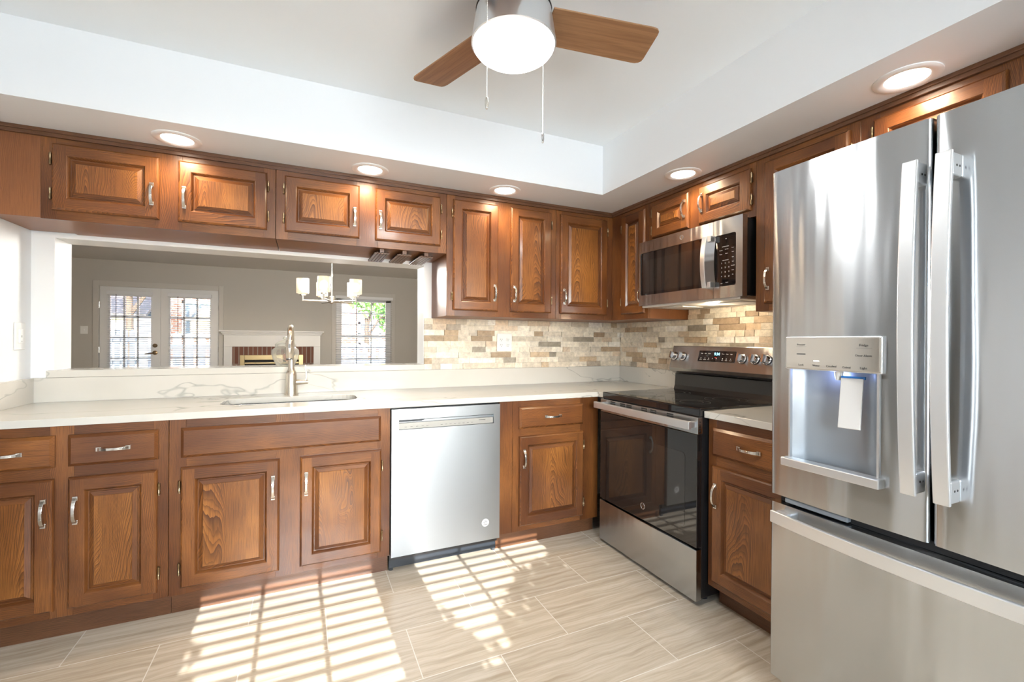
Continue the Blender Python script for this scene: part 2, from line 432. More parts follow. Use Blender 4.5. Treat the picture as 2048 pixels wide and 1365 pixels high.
# ------------------------------------------------------------------ room shell
struct('floor', MB().box(XL-.1, XR+.1, YF-.1, YB2, -.1, 0), FLOOR)
struct('floor_living', MB().box(XLL-.1, XLR+.1, YB2, YL+.1, -.1, 0), CARPET)
b = MB(); b.box(XLL-.1, OX0, YB, YB2, 0, CEI+.1); b.box(OX1, XR+.35, YB, YB2, 0, CEI+.1)
b.box(OX0, OX1, YB, YB2, 0, OZ0); b.box(OX0, OX1, YB, YB2, OZ1, CEI+.1)
struct('wall_back', b, PAINT)
LD0, LD1, LDZ = 1.68, 2.26, 2.04                   # added doorway in the left wall, out of view, to band refrigerator reflections
b = MB().box(XL-.12, XL, YF, LD0, 0, CEI+.1).box(XL-.12, XL, LD1, YB, 0, CEI+.1).box(XL-.12, XL, LD0, LD1, LDZ, CEI+.1)
struct('wall_left', b, PAINT)
b = MB(); g = .07
b.box(XL, XL+.018, LD0-g, LD0, 0, LDZ+g).box(XL, XL+.018, LD1, LD1+g, 0, LDZ+g).box(XL, XL+.018, LD0, LD1, LDZ, LDZ+g)
struct('trim_6', b, TRIMW, bevel=.003)
b = MB().box(XL-1.5, XL-1.4, .3, 2.9, 0, 2.5).box(XL-1.4, XL-.12, .2, .3, 0, 2.5).box(XL-1.4, XL-.12, 2.9, 3.0, 0, 2.5).box(XL-1.5, XL-.12, .2, 3.0, 2.45, 2.55)
struct('wall_added_hall', b, LIVPAINT)  # unseen hall added behind the doorway, darker backing for the reflections
struct('floor_added_hall', MB().box(XL-1.5, XL-.1, .2, 3.0, -.1, 0), CARPET)
struct('wall_right', MB().box(XR, XR+.12, YF, YB, 0, CEI+.1), PAINT)
struct('ceiling', MB().box(XL-.1, XR+.1, YF-.1, YB, CEI, CEI+.12), CEIL)
b = MB(); b.box(XL, XR, 2.353, YB, SOF, CEI); b.box(1.692, XR, YF, 2.353, SOF, CEI)
struct('ceiling_soffit', b, PAINT)
# wall behind the camera, with two windows side by side
WZ0, WZ1 = .92, 2.045
WINS = [(-.354, .400), (.626, 1.380)]
b = MB(); y0, y1 = YF-.12, YF
b.box(XL-.1, WINS[0][0], y0, y1, 0, CEI+.1); b.box(WINS[0][1], WINS[1][0], y0, y1, 0, CEI+.1); b.box(WINS[1][1], XR+.1, y0, y1, 0, CEI+.1)
for a, c in WINS: b.box(a, c, y0, y1, 0, WZ0); b.box(a, c, y0, y1, WZ1, CEI+.1)
struct('wall_front', b, PAINT)
# living room shell
DX0, DX1, DZ = -2.907, -1.336, 2.05              # french door pair
GX0, GX1, GZ0, GZ1 = .515, 1.510, .55, 2.045         # far window
b = MB(); y0, y1 = YL, YL+.14
b.box(XLL-.1, DX0, y0, y1, 0, 2.55); b.box(DX1, GX0, y0, y1, 0, 2.55); b.box(GX1, XLR+.1, y0, y1, 0, 2.55)
b.box(DX0, DX1, y0, y1, DZ, 2.55); b.box(GX0, GX1, y0, y1, 0, GZ0); b.box(GX0, GX1, y0, y1, GZ1, 2.55)
struct('wall_far', b, LIVPAINT)
struct('wall_living_left', MB().box(XLL-.1, XLL, YB2, YL, 0, 2.55), LIVPAINT)
struct('wall_living_right', MB().box(XLR, XLR+.1, YB2, YL, 0, 2.55), LIVPAINT)
struct('ceiling_living', MB().box(XLL-.1, XLR+.1, YB2, YL+.1, 2.45, 2.57), wall_paint('living_ceiling_paint', (.70, .70, .68), .7))

# ------------------------------------------------------------------ windows, doors and blinds
def sash_window(name, x0, x1, z0, z1, y, cols, rows_up, out, t=.05, cmat=None):
    """double-hung window set in a wall; out = +1 if outside is +y"""
    w = thing(name, None, None, (0, y, 0)); w['kind'] = 'structure'; s = out
    f = MB()
    ya, yb = (.03*s, .10*s)
    f.box(x0, x0+t, ya, yb, z0, z1).box(x1-t, x1, ya, yb, z0, z1).box(x0, x1, ya, yb, z0, z0+t).box(x0, x1, ya, yb, z1-t, z1)
    zm = (z0+z1)/2
    f.box(x0+t, x1-t, ya, yb, zm-.022, zm+.022)
    f.build('window_frame', TRIMW, w, bevel=.003)
    m = MB(); ym0, ym1 = .055*s, .075*s
    for i in range(1, cols):
        xx = x0+t+(x1-x0-2*t)*i/cols; m.box(xx-.009, xx+.009, ym0, ym1, z0+t, z1-t)
    for q in rows_up:
        for a0, a1 in ((z0+t, zm), (zm, z1-t)):
            zz = a0+(a1-a0)*q; m.box(x0+t, x1-t, ym0, ym1, zz-.009, zz+.009)
    m.build('muntin', TRIMW, w)
    MB().box(x0+t, x1-t, .064*s, .067*s, z0+t, z1-t).build('pane', PANE, w)
    c = MB(); g = .075
    c.box(x0-g, x0, 0, -.018*s, z0-g, z1+g).box(x1, x1+g, 0, -.018*s, z0-g, z1+g).box(x0, x1, 0, -.018*s, z1, z1+g).box(x0-g-.02, x1+g+.02, 0, -.05*s, z0-.03, z0)
    c.build('casing', cmat or TRIMW, w, bevel=.003)
    return w
CASING = wall_paint('door_casing_paint', (.58, .56, .52), .5)
sash_window('window_1', GX0, GX1, GZ0, GZ1, YL, 3, (1/3, 2/3), 1, .095, CASING)
for i, (a, c) in enumerate(WINS): sash_window('window_%d' % (i+2), a-.05, c+.05, WZ0-.05, WZ1+.05, YF, 3, (), -1)

def blind(label, x0, x1, z0, z1, y, pitch, depth, tilt, group, room, wand=None, wandlen=.7):
    """room = +1/-1: side of the wall the room is on along y; tilt lowers the room side"""
    t = thing('window_blind', label, 'blind', ((x0+x1)/2, y, z1), 0, group); w = x1-x0
    MB().box(-w/2-.01, w/2+.01, -.03, .03, -.055, 0).build('headrail', SLAT, t, bevel=.003)
    m = MB(); z = -.055-pitch/2
    while z > -(z1-z0)+.02:
        d = depth/2; c, s = math.cos(tilt), math.sin(tilt)*room
        p = [(-d*c, d*s), (d*c, -d*s), (d*c, -d*s+.0025), (0, .004), (-d*c, d*s+.0025)]
        m.prism(p, 'x', -w/2, w/2); z0_ = z
        n = len(p)*2
        for k in range(len(m.v)-n, len(m.v)): m.v[k] = (m.v[k][0], m.v[k][1], m.v[k][2]+z)
        z -= pitch
    m.build('slats', SLAT, t)
    MB().box(-w/2, w/2, -.022, .022, z+pitch*.3, z+pitch*.3+.02).build('bottom_rail', SLAT, t, bevel=.002)
    if wand is not None:
        MB().tube([(wand-(x0+x1)/2, .034*room, -.05), (wand-(x0+x1)/2, .034*room, -wandlen)], .004, 6).build('tilt_wand', DARKP, t)
    return t
for i, (a, c) in enumerate(WINS):
    blind(('white slatted blind in the left window of the wall behind the camera', 'white slatted blind in the right window of the wall behind the camera')[i],
          a-.03, c+.03, WZ0-.02, WZ1+.05, YF-.035, .044, .050, R(12), 'blinds behind the camera', 1)
blind('white slatted blind over the single sash window beyond the chandelier', GX0-.012, GX1+.012, GZ0, GZ1, YL-.055, .042, .042, R(9), None, -1)

def french_door(name, x0, x1, hinge):
    d = thing(name, None, None, (x0, YL+.02, 0)); d['kind'] = 'structure'; w = x1-x0
    s0, s1, zt, zb = .125, .125, 1.90, .26
    f = MB().box(0, s0, 0, .045, .01, DZ-.01).box(w-s1, w, 0, .045, .01, DZ-.01).box(s0, w-s1, 0, .045, zt, DZ-.002).box(s0, w-s1, 0, .045, .01, zb)
    f.build('door_frame', TRIMW, d, bevel=.003)
    m = MB()
    for i in (1, 2): xx = s0+(w-s0-s1)*i/3; m.box(xx-.013, xx+.013, .012, .035, zb, zt)
    for i in range(1, 5): zz = zb+(zt-zb)*i/5; m.box(s0, w-s1, .012, .035, zz-.012, zz+.012)
    m.build('muntin', TRIMW, d)
    MB().box(s0, w-s1, .021, .025, zb, zt).build('pane', PANE, d)
    g = MB()
    for z in (.25, 1.05, 1.75):
        xx = -.004 if hinge == 'l' else w+.004
        g.lathe([(.008, z-.045), (.008, z+.045)], (xx, -.006, 0), 'z', 8)
    xx = -.004 if hinge == 'l' else w+.004
    g.build('hinge', NICKEL, d)
    return d
DM = -2.137
dl = french_door('door_1', DX0+.004, DM-.002, 'l'); french_door('door_2', DM+.002, DX1-.004, 'r')
hx = DM-.07-(DX0+.004)
MB().lathe([(.032, 0), (.032, -.012), (.018, -.03), (0, -.032)], (hx, 0, 1.115), 'y', 18).build('deadbolt', BRONZE, dl)
b = MB().lathe([(.034, 0), (.034, -.012), (.014, -.02), (.014, -.05), (0, -.052)], (hx, 0, 1.0), 'y', 18)
b.tube([(hx, -.045, 1.0), (hx-.05, -.05, .992), (hx-.11, -.045, .985), (hx-.125, -.04, .985)], [.011, .010, .008, .006], 8)
b.build('door_handle', BRONZE, dl)
c = MB(); g = .07
c.box(DX0-g, DX0, YL, YL-.018, 0, DZ+g).box(DX1, DX1+g, YL, YL-.018, 0, DZ+g).box(DX0, DX1, YL, YL-.018, DZ-.012, DZ+g)
struct('trim_1', c, CASING, bevel=.003)
blind('white slatted blind on the left french door leaf, beside the lever handle', DX0+.115, DM-.11, .30, 1.965, YL-.025, .034, .024, R(14), 'french door blinds', -1, DX0+.225, .68)
blind('white slatted blind on the right french door leaf, nearest the fireplace', DM+.115, DX1-.11, .30, 1.965, YL-.025, .034, .024, R(14), 'french door blinds', -1, DM+.245, .66)

# ------------------------------------------------------------------ fireplace in the living room
fp = thing('fireplace', 'painted fireplace mantel with brick surround on the far living room wall', 'fireplace', (-.5, YL, 0))
o = -(-.5)
def fx(v): return v+.5
b = MB()
b.box(fx(-1.25), fx(-1.128), -.10, 0, 0, 1.10).box(fx(.13), fx(.24), -.10, 0, 0, 1.10).box(fx(-1.25), fx(.24), -.10, 0, 1.10, 1.30)
b.build('mantel_surround', TRIMW, fp, bevel=.004)
b = MB().box(fx(-1.27), fx(.26), -.13, 0, 1.30, 1.325).box(fx(-1.285), fx(.275), -.155, 0, 1.325, 1.35).box(fx(-1.31), fx(.30), -.19, 0, 1.35, 1.378)
b.build('mantel_shelf', TRIMW, fp, bevel=.006)
b = MB().box(fx(-1.128), fx(-1.02), -.06, 0, 0, 1.10).box(fx(-.04), fx(.13), -.06, 0, 0, 1.10).box(fx(-1.02), fx(-.04), -.06, 0, .95, 1.10)
b.build('brick_surround', BRICK_F, fp)
b = MB().box(fx(-1.02), fx(-.95), -.075, -.03, 0, .955).box(fx(-.11), fx(-.04), -.075, -.03, 0, .955).box(fx(-.95), fx(-.11), -.075, -.03, .87, .955).box(fx(-.95), fx(-.11), -.07, -.03, .80, .83)
b.build('firebox_frame', BRASS, fp, bevel=.004)
MB().box(fx(-1.02), fx(-.04), -.03, 0, 0, .95).build('firebox', SOOT, fp)

def plate(label, loc, rz, w, h, kind, name='outlet_plate', cat='outlet'):
    t = thing(name, label, cat, loc, rz)
    MB().box(-w/2, w/2, -.006, 0, -h/2, h/2).build('cover_plate', WHITEP, t, bevel=.003)
    if kind == 'quad':
        for sx in (-.026, .026):
            for sz in (-.02, .02):
                b = MB().lathe([(.015, -.0085), (.015, -.005)], (sx, 0, sz), 'y', 20)
                b.build('socket', WHITEP, t)
                q = MB().box(sx-.0065, sx-.0045, -.0092, -.008, sz-.002, sz+.007).box(sx+.0045, sx+.0065, -.0092, -.008, sz-.002, sz+.007).box(sx-.0022, sx+.0022, -.0092, -.008, sz-.010, sz-.006)
                q.build('socket_slots', SLOT, t)
    elif kind == 'rocker':
        MB().box(-.017, .017, -.010, -.004, -.033, .033).build('rocker', WHITEP, t, bevel=.002)
        MB().box(-.004, .004, -.0115, -.009, -.006, .004).box(-.005, .005, -.0115, -.009, -.026, -.022).build('switch_marks', mat('pale_grey_mark', (.55, .55, .52), .5), t)
    else:
        MB().box(-.005, .005, -.016, -.004, -.010, .010).build('toggle', WHITEP, t, bevel=.002)
    return t
plate('white double outlet plate on the stone tile backsplash', (1.31, YB-.022, 1.217), 0, .118, .128, 'quad')
plate('white rocker switch plate on the left kitchen wall above the countertop', (XL, 2.928, 1.237), R(90), .086, .130, 'rocker', 'light_switch', 'switch')
plate('small white toggle switch on the wall left of the french doors', (-3.08, YL, 1.355), 0, .09, .12, 'toggle', 'light_switch', 'switch')

# ------------------------------------------------------------------ cabinet parts
def pull(parent, cx, cz, y, vertical=True, L=.112):
    """arched satin pull with square feet; y = face it stands on (faces -y)"""
    o = MB(); n = 12; path = []; ws = []
    for i in range(n+1):
        u = -1+2*i/n; h = .007+.020*(1-abs(u)**2.6)
        path.append((0, y-h, u*(L/2-.006)) if vertical else (u*(L/2-.006), y-h, 0)); ws.append(.0105+.0035*abs(u)**1.5)
    o.strip(path, ws, .0045, (1, 0, 0) if vertical else (0, 0, 1))
    for s in (-1, 1):
        a = s*(L/2-.008)
        if vertical: o.box(-.0085, .0085, y-.007, y, a-.009, a+.009)
        else: o.box(a-.009, a+.009, y-.007, y, -.0085, .0085)
    return o.build('handle', NICKEL, parent, bevel=.0012, loc=(cx, 0, cz))
def hinge(parent, x, z, y=-.004, side=-1):
    o = MB().lathe([(0, -.029), (.003, -.028), (.0022, -.025), (.005, -.024), (.005, -.009), (.0043, -.008), (.0043, .008), (.005, .009), (.005, .024), (.0022, .025), (.003, .028), (0, .029)], (0, -.007, 0), 'z', 12)
    o.box(-.004, .004, -.006, .003, -.022, .022)
    return o.build('hinge', BRONZE, parent, smooth=50, loc=(x, y, z))
def rings(o, w, h, prof, mats):
    """nested rectangular rings: prof = (inset, y); the last one is capped"""
    idx = []
    for ins, y in prof:
        idx.append(len(o.v)); o.v += [(ins, y, ins), (w-ins, y, ins), (w-ins, y, h-ins), (ins, y, h-ins)]
    for a, c, m in zip(idx, idx[1:], mats):
        for k in range(4):
            o.f.append((a+k, a+(k+1) % 4, c+(k+1) % 4, c+k)); o.m.append(m if m is not None else (2 if k % 2 == 0 else 1)); o.col.append(None)
    l = idx[-1]; o.f.append((l, l+1, l+2, l+3)); o.m.append(mats[-1] if len(mats) >= len(prof) else 0); o.col.append(None)
def raised_door(parent, x0, x1, z0, z1, hinge_side, pull_at, T=.020):
    """raised panel door in front of plane y=0; pull_at 'top'/'bottom'/None"""
    w, h = x1-x0, z1-z0; st = min(.052, w*.22)
    d = bpy.data.objects.new('door', None)
    o = MB()
    # frame with outer round-over: outer shell rings down to the frame face
    rings_prof = [(0, 0), (0, -T*.45), (.003, -T*.75), (.009, -T)]
    idx = []
    for ins, y in rings_prof:
        idx.append(len(o.v)); o.v += [(ins, y, ins), (w-ins, y, ins), (w-ins, y, h-ins), (ins, y, h-ins)]
    for a, c in zip(idx, idx[1:]):
        for k in range(4):
            o.f.append((a+k, a+(k+1) % 4, c+(k+1) % 4, c+k)); o.m.append(2 if k % 2 == 0 else 1); o.col.append(None)
    # flat frame face: stiles run through, rails between
    e = .009
    def q(xa, xb, za, zb, m): o.add([(xa, -T, za), (xb, -T, za), (xb, -T, zb), (xa, -T, zb)], [(0, 1, 2, 3)], m)
    q(e, st, e, h-e, 1); q(w-st, w-e, e, h-e, 1); q(st, w-st, e, st, 2); q(st, w-st, h-st, h-e, 2)
    # sticking, groove, raised bevel, field
    bv = min(.016, w*.08)
    prof = [(st, -T), (st+.0025, -T+.002), (st+.007, -T+.009), (st+.010, -T+.014), (st+.0145, -T+.014), (st+.0155, -T+.011), (st+.0155+bv, -T+.003), (st+.0155+bv+.0012, -T+.0008)]
    rings(o, w, h, prof, [None, None, None, None, None, None, 0, 0])
    d = o.build('door', OAK, parent, loc=(x0, 0, z0))
    if pull_at:
        px = (w-.027) if hinge_side == 'l' else .027
        pz = h-.076-.056 if pull_at == 'top' else .062+.053
        pull(d, px, pz, -T, True, .112 if pull_at == 'top' else .105)
    for zz in (min(.085, h*.24), h-min(.085, h*.24)):
        hinge(d, -.0055 if hinge_side == 'l' else w+.0055, zz, -.003, 1 if hinge_side == 'l' else -1)
    return d
def drawer_front(parent, x0, x1, z0, z1, handle=True, name='drawer', T=.020):
    w, h = x1-x0, z1-z0; o = MB()
    rings(o, w, h, [(0, 0), (0, -T*.5), (.012, -T)], [2, 2, 2])
    d = o.build(name, OAK, parent, loc=(x0, 0, z0))
    if handle: pull(d, w/2, h/2, -T, False)
    return d
def cabinet(label, loc, rz, w, z0, z1, depth, stiles, rails, doors=(), drawers=(), toe=None, group=None, name='kitchen_cabinet', ctop=None):
    t = thing(name, label, 'cabinet', loc, rz, group)
    MB().box(.001, w-.001, .019, depth, z0, ctop or z1).build('carcass', OAK_PLY, t)
    f = MB()
    for a, c in stiles: f.box(a, c, 0, .0195, z0, z1, 1)
    for a, c, za, zb in rails: f.box(a, c, .0004, .0195, za, zb, 2)
    f.build('face_frame', OAK, t, bevel=.0006, seg=1)
    for d in doors: raised_door(t, *d)
    for d in drawers: drawer_front(t, *d)
    if toe: MB().box(0, w, toe, depth, 0, z0+.001).build('toe_kick', OAK_TRIM, t)
    return t
def mk_base(label, x0, x1, doors, drawers, stiles, group='oak base cabinets', loc=None, rz=0, yface=2.418, depth=.60, toe=.052, false=None):
    w = x1-x0; L = lambda v: v-x0
    sts = [(L(a), L(c)) for a, c in stiles]
    rl = []
    for (a, c), (a2, c2) in zip(sts, sts[1:]):
        rl += [(c, a2, .100, .142), (c, a2, .652, .720), (c, a2, .826, CT0)]
    t = cabinet(label, loc or (x0, yface, 0), rz, w, .100, CT0-.001, depth, sts, rl,
                [(L(a), L(c), .132, .664, hs, 'top') for a, c, hs in doors], [(L(a), L(c), .709, .837) for a, c in drawers], toe, group, ctop=.66 if false else None)
    if false: drawer_front(t, L(false[0]), L(false[1]), .706, .837, False, 'false_drawer_front')
    return t
mk_base('oak base cabinet at the far left with two drawers above two doors', XL+.003, -.542,
        [(-1.207, -.915, 'l'), (-.872, -.579, 'r')], [(-1.207, -.913), (-.872, -.576)], [(XL+.003, -1.190), (-.930, -.857), (-.594, -.542)])
mk_base('oak sink base cabinet with one wide false drawer front under the sink', -.540, .404,
        [(-.496, -.109, 'l'), (-.021, .359, 'r')], [], [(-.540, -.478), (-.125, -.005), (.343, .404)], false=(-.496, .356))
mk_base('single door oak base cabinet between the dishwasher and the electric range', 1.026, 1.713,
        [(1.150, 1.596, 'r')], [(1.149, 1.594)], [(1.026, 1.108), (1.1095, 1.165), (1.580, 1.713)])
# right-hand run: local x runs from the back wall towards the camera
XB = 1.713
mk_base('oak base cabinet with one drawer and door between range and refrigerator', 0, .470,
        [(.030, .420, 'r')], [(.030, .420)], [(0, .045), (.405, .470)], loc=(XB, 1.537, 0), rz=R(-90), depth=.64, toe=.075)

UZ0, UZ1, UY = 1.380, 2.112, 2.672
def mk_upper(label, x0, x1, doors, stiles, z0, loc=None, rz=0, depth=YB-UY-.002, dz0=None, pulls='bottom', group='oak wall cabinets', dz1=2.093):
    w = x1-x0; L = lambda v: v-x0
    sts = [(L(a), L(c)) for a, c in stiles]; rl = []; dz0 = dz0 or z0+.036
    for (a, c), (a2, c2) in zip(sts, sts[1:]): rl += [(c, a2, z0, dz0+.012), (c, a2, dz1-.012, UZ1+.036)]
    return cabinet(label, loc or (x0, UY, 0), rz, w, z0, UZ1+.036, depth, sts, rl, [(L(a), L(c), dz0, dz1, hs, pulls) for a, c, hs in doors], (), None, group, 'wall_cabinet')
Z12 = 1.757
mk_upper('short two-door oak wall cabinet over the left half of the pass-through', -1.064, -.1475,
         [(-1.024, -.638, 'l'), (-.565, -.186, 'r')], [(-1.064, -1.010), (-.655, -.550), (-.202, -.1475)], Z12, dz0=1.797)
rk = mk_upper('short two-door oak wall cabinet with stemware rails over the pass-through', -.145, .775,
         [(-.103, .271, 'l'), (.356, .736, 'r')], [(-.145, -.088), (.256, .371), (.721, .775)], Z12, dz0=1.797)
for xx in (.40, .53, .66):
    b = MB().box(xx+.145-.012, xx+.145+.012, .03, .33, Z12-.018, Z12)
    for i in range(5): b.box(xx+.145-.042+i*.0172, xx+.145-.042+i*.0172+.0145, .03, .33, Z12-.028, Z12-.017)
    b.box(xx+.145-.042, xx+.145+.042, .03, .33, Z12-.024, Z12-.017)
    b.build('stemware_rail', OAK_TRIM, rk, bevel=.001)
mk_upper('tall two-door oak wall cabinet right of the pass-through', .777, 1.541,
         [(.815, 1.114, 'l'), (1.199, 1.500, 'r')], [(.777, .830), (1.098, 1.215), (1.485, 1.541)], UZ0)
mk_upper('single-door oak wall cabinet in the back wall corner', 1.543, XR-.003,
         [(1.571, 1.957, 'r')], [(1.543, 1.586), (1.942, XR-.003)], UZ0)
UX = 2.009; UD = XR-UX-.002
def rl_(y): return 2.672-y
def mk_upper_r(label, ya, yb, doors, stiles, z0, dz0=None, pulls='bottom'):
    return mk_upper(label, 0, ya-yb, [(ya-a, ya-c, hs) for a, c, hs in doors], [(ya-a, ya-c) for a, c in stiles], z0, (UX, ya, 0), R(-90), UD, dz0, pulls)
mk_upper_r('narrow single-door oak wall cabinet between the corner and the microwave', 2.6715, 2.2925, [(2.552, 2.314, 'l')], [(2.6715, 2.537), (2.328, 2.2925)], UZ0)
mk_upper_r('small two-door oak cabinet directly above the microwave', 2.290, 1.526, [(2.249, 1.944, 'l'), (1.871, 1.551, 'r')], [(2.290, 2.236), (1.958, 1.857), (1.566, 1.526)], 1.850, 1.884)
mk_upper_r('single-door oak wall cabinet between the microwave and the refrigerator top', 1.5245, 1.0665, [(1.473, 1.101, 'r')], [(1.5245, 1.457), (1.117, 1.0665)], UZ0)
mk_upper_r('two-door oak cabinet above the refrigerator', 1.065, .170, [(1.017, .649, 'l'), (.600, .225, 'r')], [(1.065, 1.001), (.665, .585), (.241, .170)], 1.845, 1.880, None)
p = MB().box(0, .172, 0, .34, 0, .388, 0).build('filler_panel', OAK_PLY, None, bevel=.001, loc=(XL+.003, UY+.001, 1.760))
tag(p, 'plain oak filler panel between the left wall and the first wall cabinet', 'panel')
# crown strip under the soffit
b = MB()
for z0_, z1_, d in ((2.118, 2.150, .012), (2.134, 2.150, .018)):
    b.box(XL, UX+.02, UY-d, UY+.01, z0_, z1_); b.box(UX-d, UX+.01, .12, UY, z0_, z1_)
struct('trim_2', b, OAK_TRIM, bevel=.002)
# tall end panel right of the refrigerator
p = MB().box(0, .02, 0, .60, 0, 2.117).build('refrigerator_end_panel', OAK_PLY, None, bevel=.001, loc=(UX-.0, .140, 0))
p.rotation_euler = (0, 0, R(-90)); p.location = (XR-.62, .165, 0)
tag(p, 'tall oak end panel on the near side of the refrigerator', 'panel')

# ------------------------------------------------------------------ countertops, ledge, tile
SX0, SX1, SY0, SY1 = -.385, .262, 2.560, 2.835       # sink cut-out
def counter_with_hole():
    o = MB(); inner = rrect(SX0, SX1, SY0, SY1, .09, 6); n = len(inner); k = n//2
    x0, x1, y0, y1 = XL+.001, XR-.001, 2.386, YB-.001
    right_part = inner[n-4:]+inner[:0]
    for z, flip in ((CT1, 0), (CT0, 1)):
        base = len(o.v); outer = [(x0, y0), (x1, y0), (x1, y1), (x0, y1)]
        o.v += [(p[0], p[1], z) for p in outer]; ib = len(o.v); o.v += [(p[0], p[1], z) for p in inner]
        # inner order: corner arcs BR, TR, TL, BL (7 points each), counter-clockwise
        BR, TR, TL, BL = [list(range(ib+7*i, ib+7*i+7)) for i in range(4)]
        fs = [[base+0, base+1]+BR[::-1]+BL[::-1], [base+1, base+2]+TR[::-1]+[BR[-1]], [base+2, base+3]+TL[::-1]+[TR[-1]], [base+3, base+0]+[BL[0]]+[TL[-1]]]
        fs[0] = [base+0, base+1]+BR[::-1]+BL[::-1]
        fs[1] = [base+1, base+2]+TR[::-1]+[BR[-1]]
        fs[2] = [base+2, base+3]+[TL[-1]]+TL[:-1][::-1]+[TR[-1]]
        fs[3] = [base+3, base+0]+[BL[0]]+[TL[-1]]
        for f in fs: o.f.append(tuple(f)); o.m.append(0); o.col.append(None)
        if z == CT1: top = (base, ib)
        else: bot = (base, ib)
    for a, c, m in ((top[0], bot[0], 4), (top[1], bot[1], n)):
        for i in range(m): o.f.append((a+i, a+(i+1) % m, c+(i+1) % m, c+i)); o.m.append(0); o.col.append(None)
    o.box(1.690, XR-.001, 2.320, 2.3861, CT0, CT1)
    return o
ct = thing('quartz_countertop', 'white veined quartz countertop along the back wall with the sink cut-out', 'countertop')
counter_with_hole().build('slab', QUARTZ, ct, bevel=.002)
b = MB().box(XL+.001, XR-.001, YB-.021, YB-.001, CT1, 1.030); b.box(XR-.021, XR-.001, 2.320, YB-.0215, CT1, 1.030); b.box(XL+.001, XL+.021, 2.386, YB-.0215, CT1, 1.030)
b.build('backsplash', QUARTZ, ct, bevel=.0015)
c2 = thing('quartz_countertop', 'short white quartz countertop between the range and the refrigerator', 'countertop')
MB().box(1.686, XR-.001, 1.068, 1.541, CT0, CT1).build('slab', QUARTZ, c2, bevel=.002)
MB().box(XR-.021, XR-.001, 1.068, 1.541, CT1, 1.030).build('backsplash', QUARTZ, c2, bevel=.0015)
led = MB().box(OX0-.022, OX1+.004, YB-.025, YB-.0005, 1.031, 1.067).box(OX0+.0005, OX1-.0005, YB-.0005, YB2+.015, 1.031, 1.067).build('quartz_ledge', QUARTZ, None, bevel=.002)
tag(led, 'white quartz ledge along the bottom of the pass-through opening', 'ledge')

PAL = [((.78, .73, .63), 8), ((.71, .65, .55), 9), ((.64, .58, .48), 7), ((.56, .51, .43), 4), ((.44, .38, .31), 2), ((.52, .40, .27), 2), ((.38, .29, .20), 2), ((.31, .28, .23), 2), ((.84, .82, .77), 4), ((.64, .53, .41), 4)]
POOL = [c for c, n in PAL for _ in range(n)]
def stone_field(L, z0, z1, rows, skip=None):
    o = MB(); h = (z1-z0)/rows
    for r in range(rows):
        x = -rng.random()*.08
        while x < L:
            w = rng.choice((.06, .08, .10, .13, .16, .19)); a, c = max(0, x), min(L, x+w); x += w
            if c-a < .004: continue
            d = rng.uniform(.007, .019); col = rng.choice(POOL); k = rng.uniform(.9, 1.12); col = tuple(q*k for q in col)
            za, zb = z0+r*h+.0004, z0+(r+1)*h-.0004; a += .0004; c -= .0004
            dd = [min(.0205, max(.005, d+rng.uniform(-.0035, .0035))) for _ in range(4)]
            v = [(a, 0, za), (c, 0, za), (c, 0, zb), (a, 0, zb), (a, -dd[0], za), (c, -dd[1], za), (c, -dd[2], zb), (a, -dd[3], zb)]
            o.add(v, [(4, 5, 6, 7), (0, 1, 5, 4), (1, 2, 6, 5), (2, 3, 7, 6), (3, 0, 4, 7)], 0, col)
    return o
s = struct('trim_3', stone_field(XR-OX1-.004, 1.0305, 1.379, 9), STONE, loc=(OX1+.003, YB-.0005, 0))
s = struct('trim_4', stone_field(YB-1.07-.02, 1.0305, 1.379, 9), STONE, loc=(XR-.0005, YB-.02, 0)); s.rotation_euler = (0, 0, R(-90))
s = struct('trim_5', stone_field(.76, 1.380, 1.475, 3), STONE, loc=(XR-.0005, 2.288, 0)); s.rotation_euler = (0, 0, R(-90))

# ------------------------------------------------------------------ sink and faucet
sk = thing('kitchen_sink', 'undermount stainless steel sink set into the quartz countertop', 'sink', ((SX0+SX1)/2, (SY0+SY1)/2, CT0))
o = MB(); lv = [(-.012, -.001), (.004, -.002), (.010, -.02), (.014, -.15), (.03, -.185), (.06, -.2)]
cx, cyy = (SX0+SX1)/2, (SY0+SY1)/2; ids = []
for ins, z in lv:
    pts = rrect(SX0+ins-cx, SX1-ins-cx, SY0+ins-cyy, SY1-ins-cyy, max(.03, .09-ins*.5), 6); ids.append(len(o.v)); o.v += [(p[0], p[1], z) for p in pts]
n = 28
for a, c in zip(ids, ids[1:]):
    for i in range(n): o.f.append((a+i, a+(i+1) % n, c+(i+1) % n, c+i)); o.m.append(0); o.col.append(None)
o.f.append(tuple(ids[-1]+i for i in range(n))); o.m.append(0); o.col.append(None)
o.build('bowl', mat('sink_steel', (.66, .66, .66), .22, 1), sk, smooth=40)
MB().lathe([(.042, -.199), (.042, -.196), (.03, -.197), (.012, -.203)], (0, 0, 0), 'z', 24).build('drain', CHROME, sk, smooth=40)

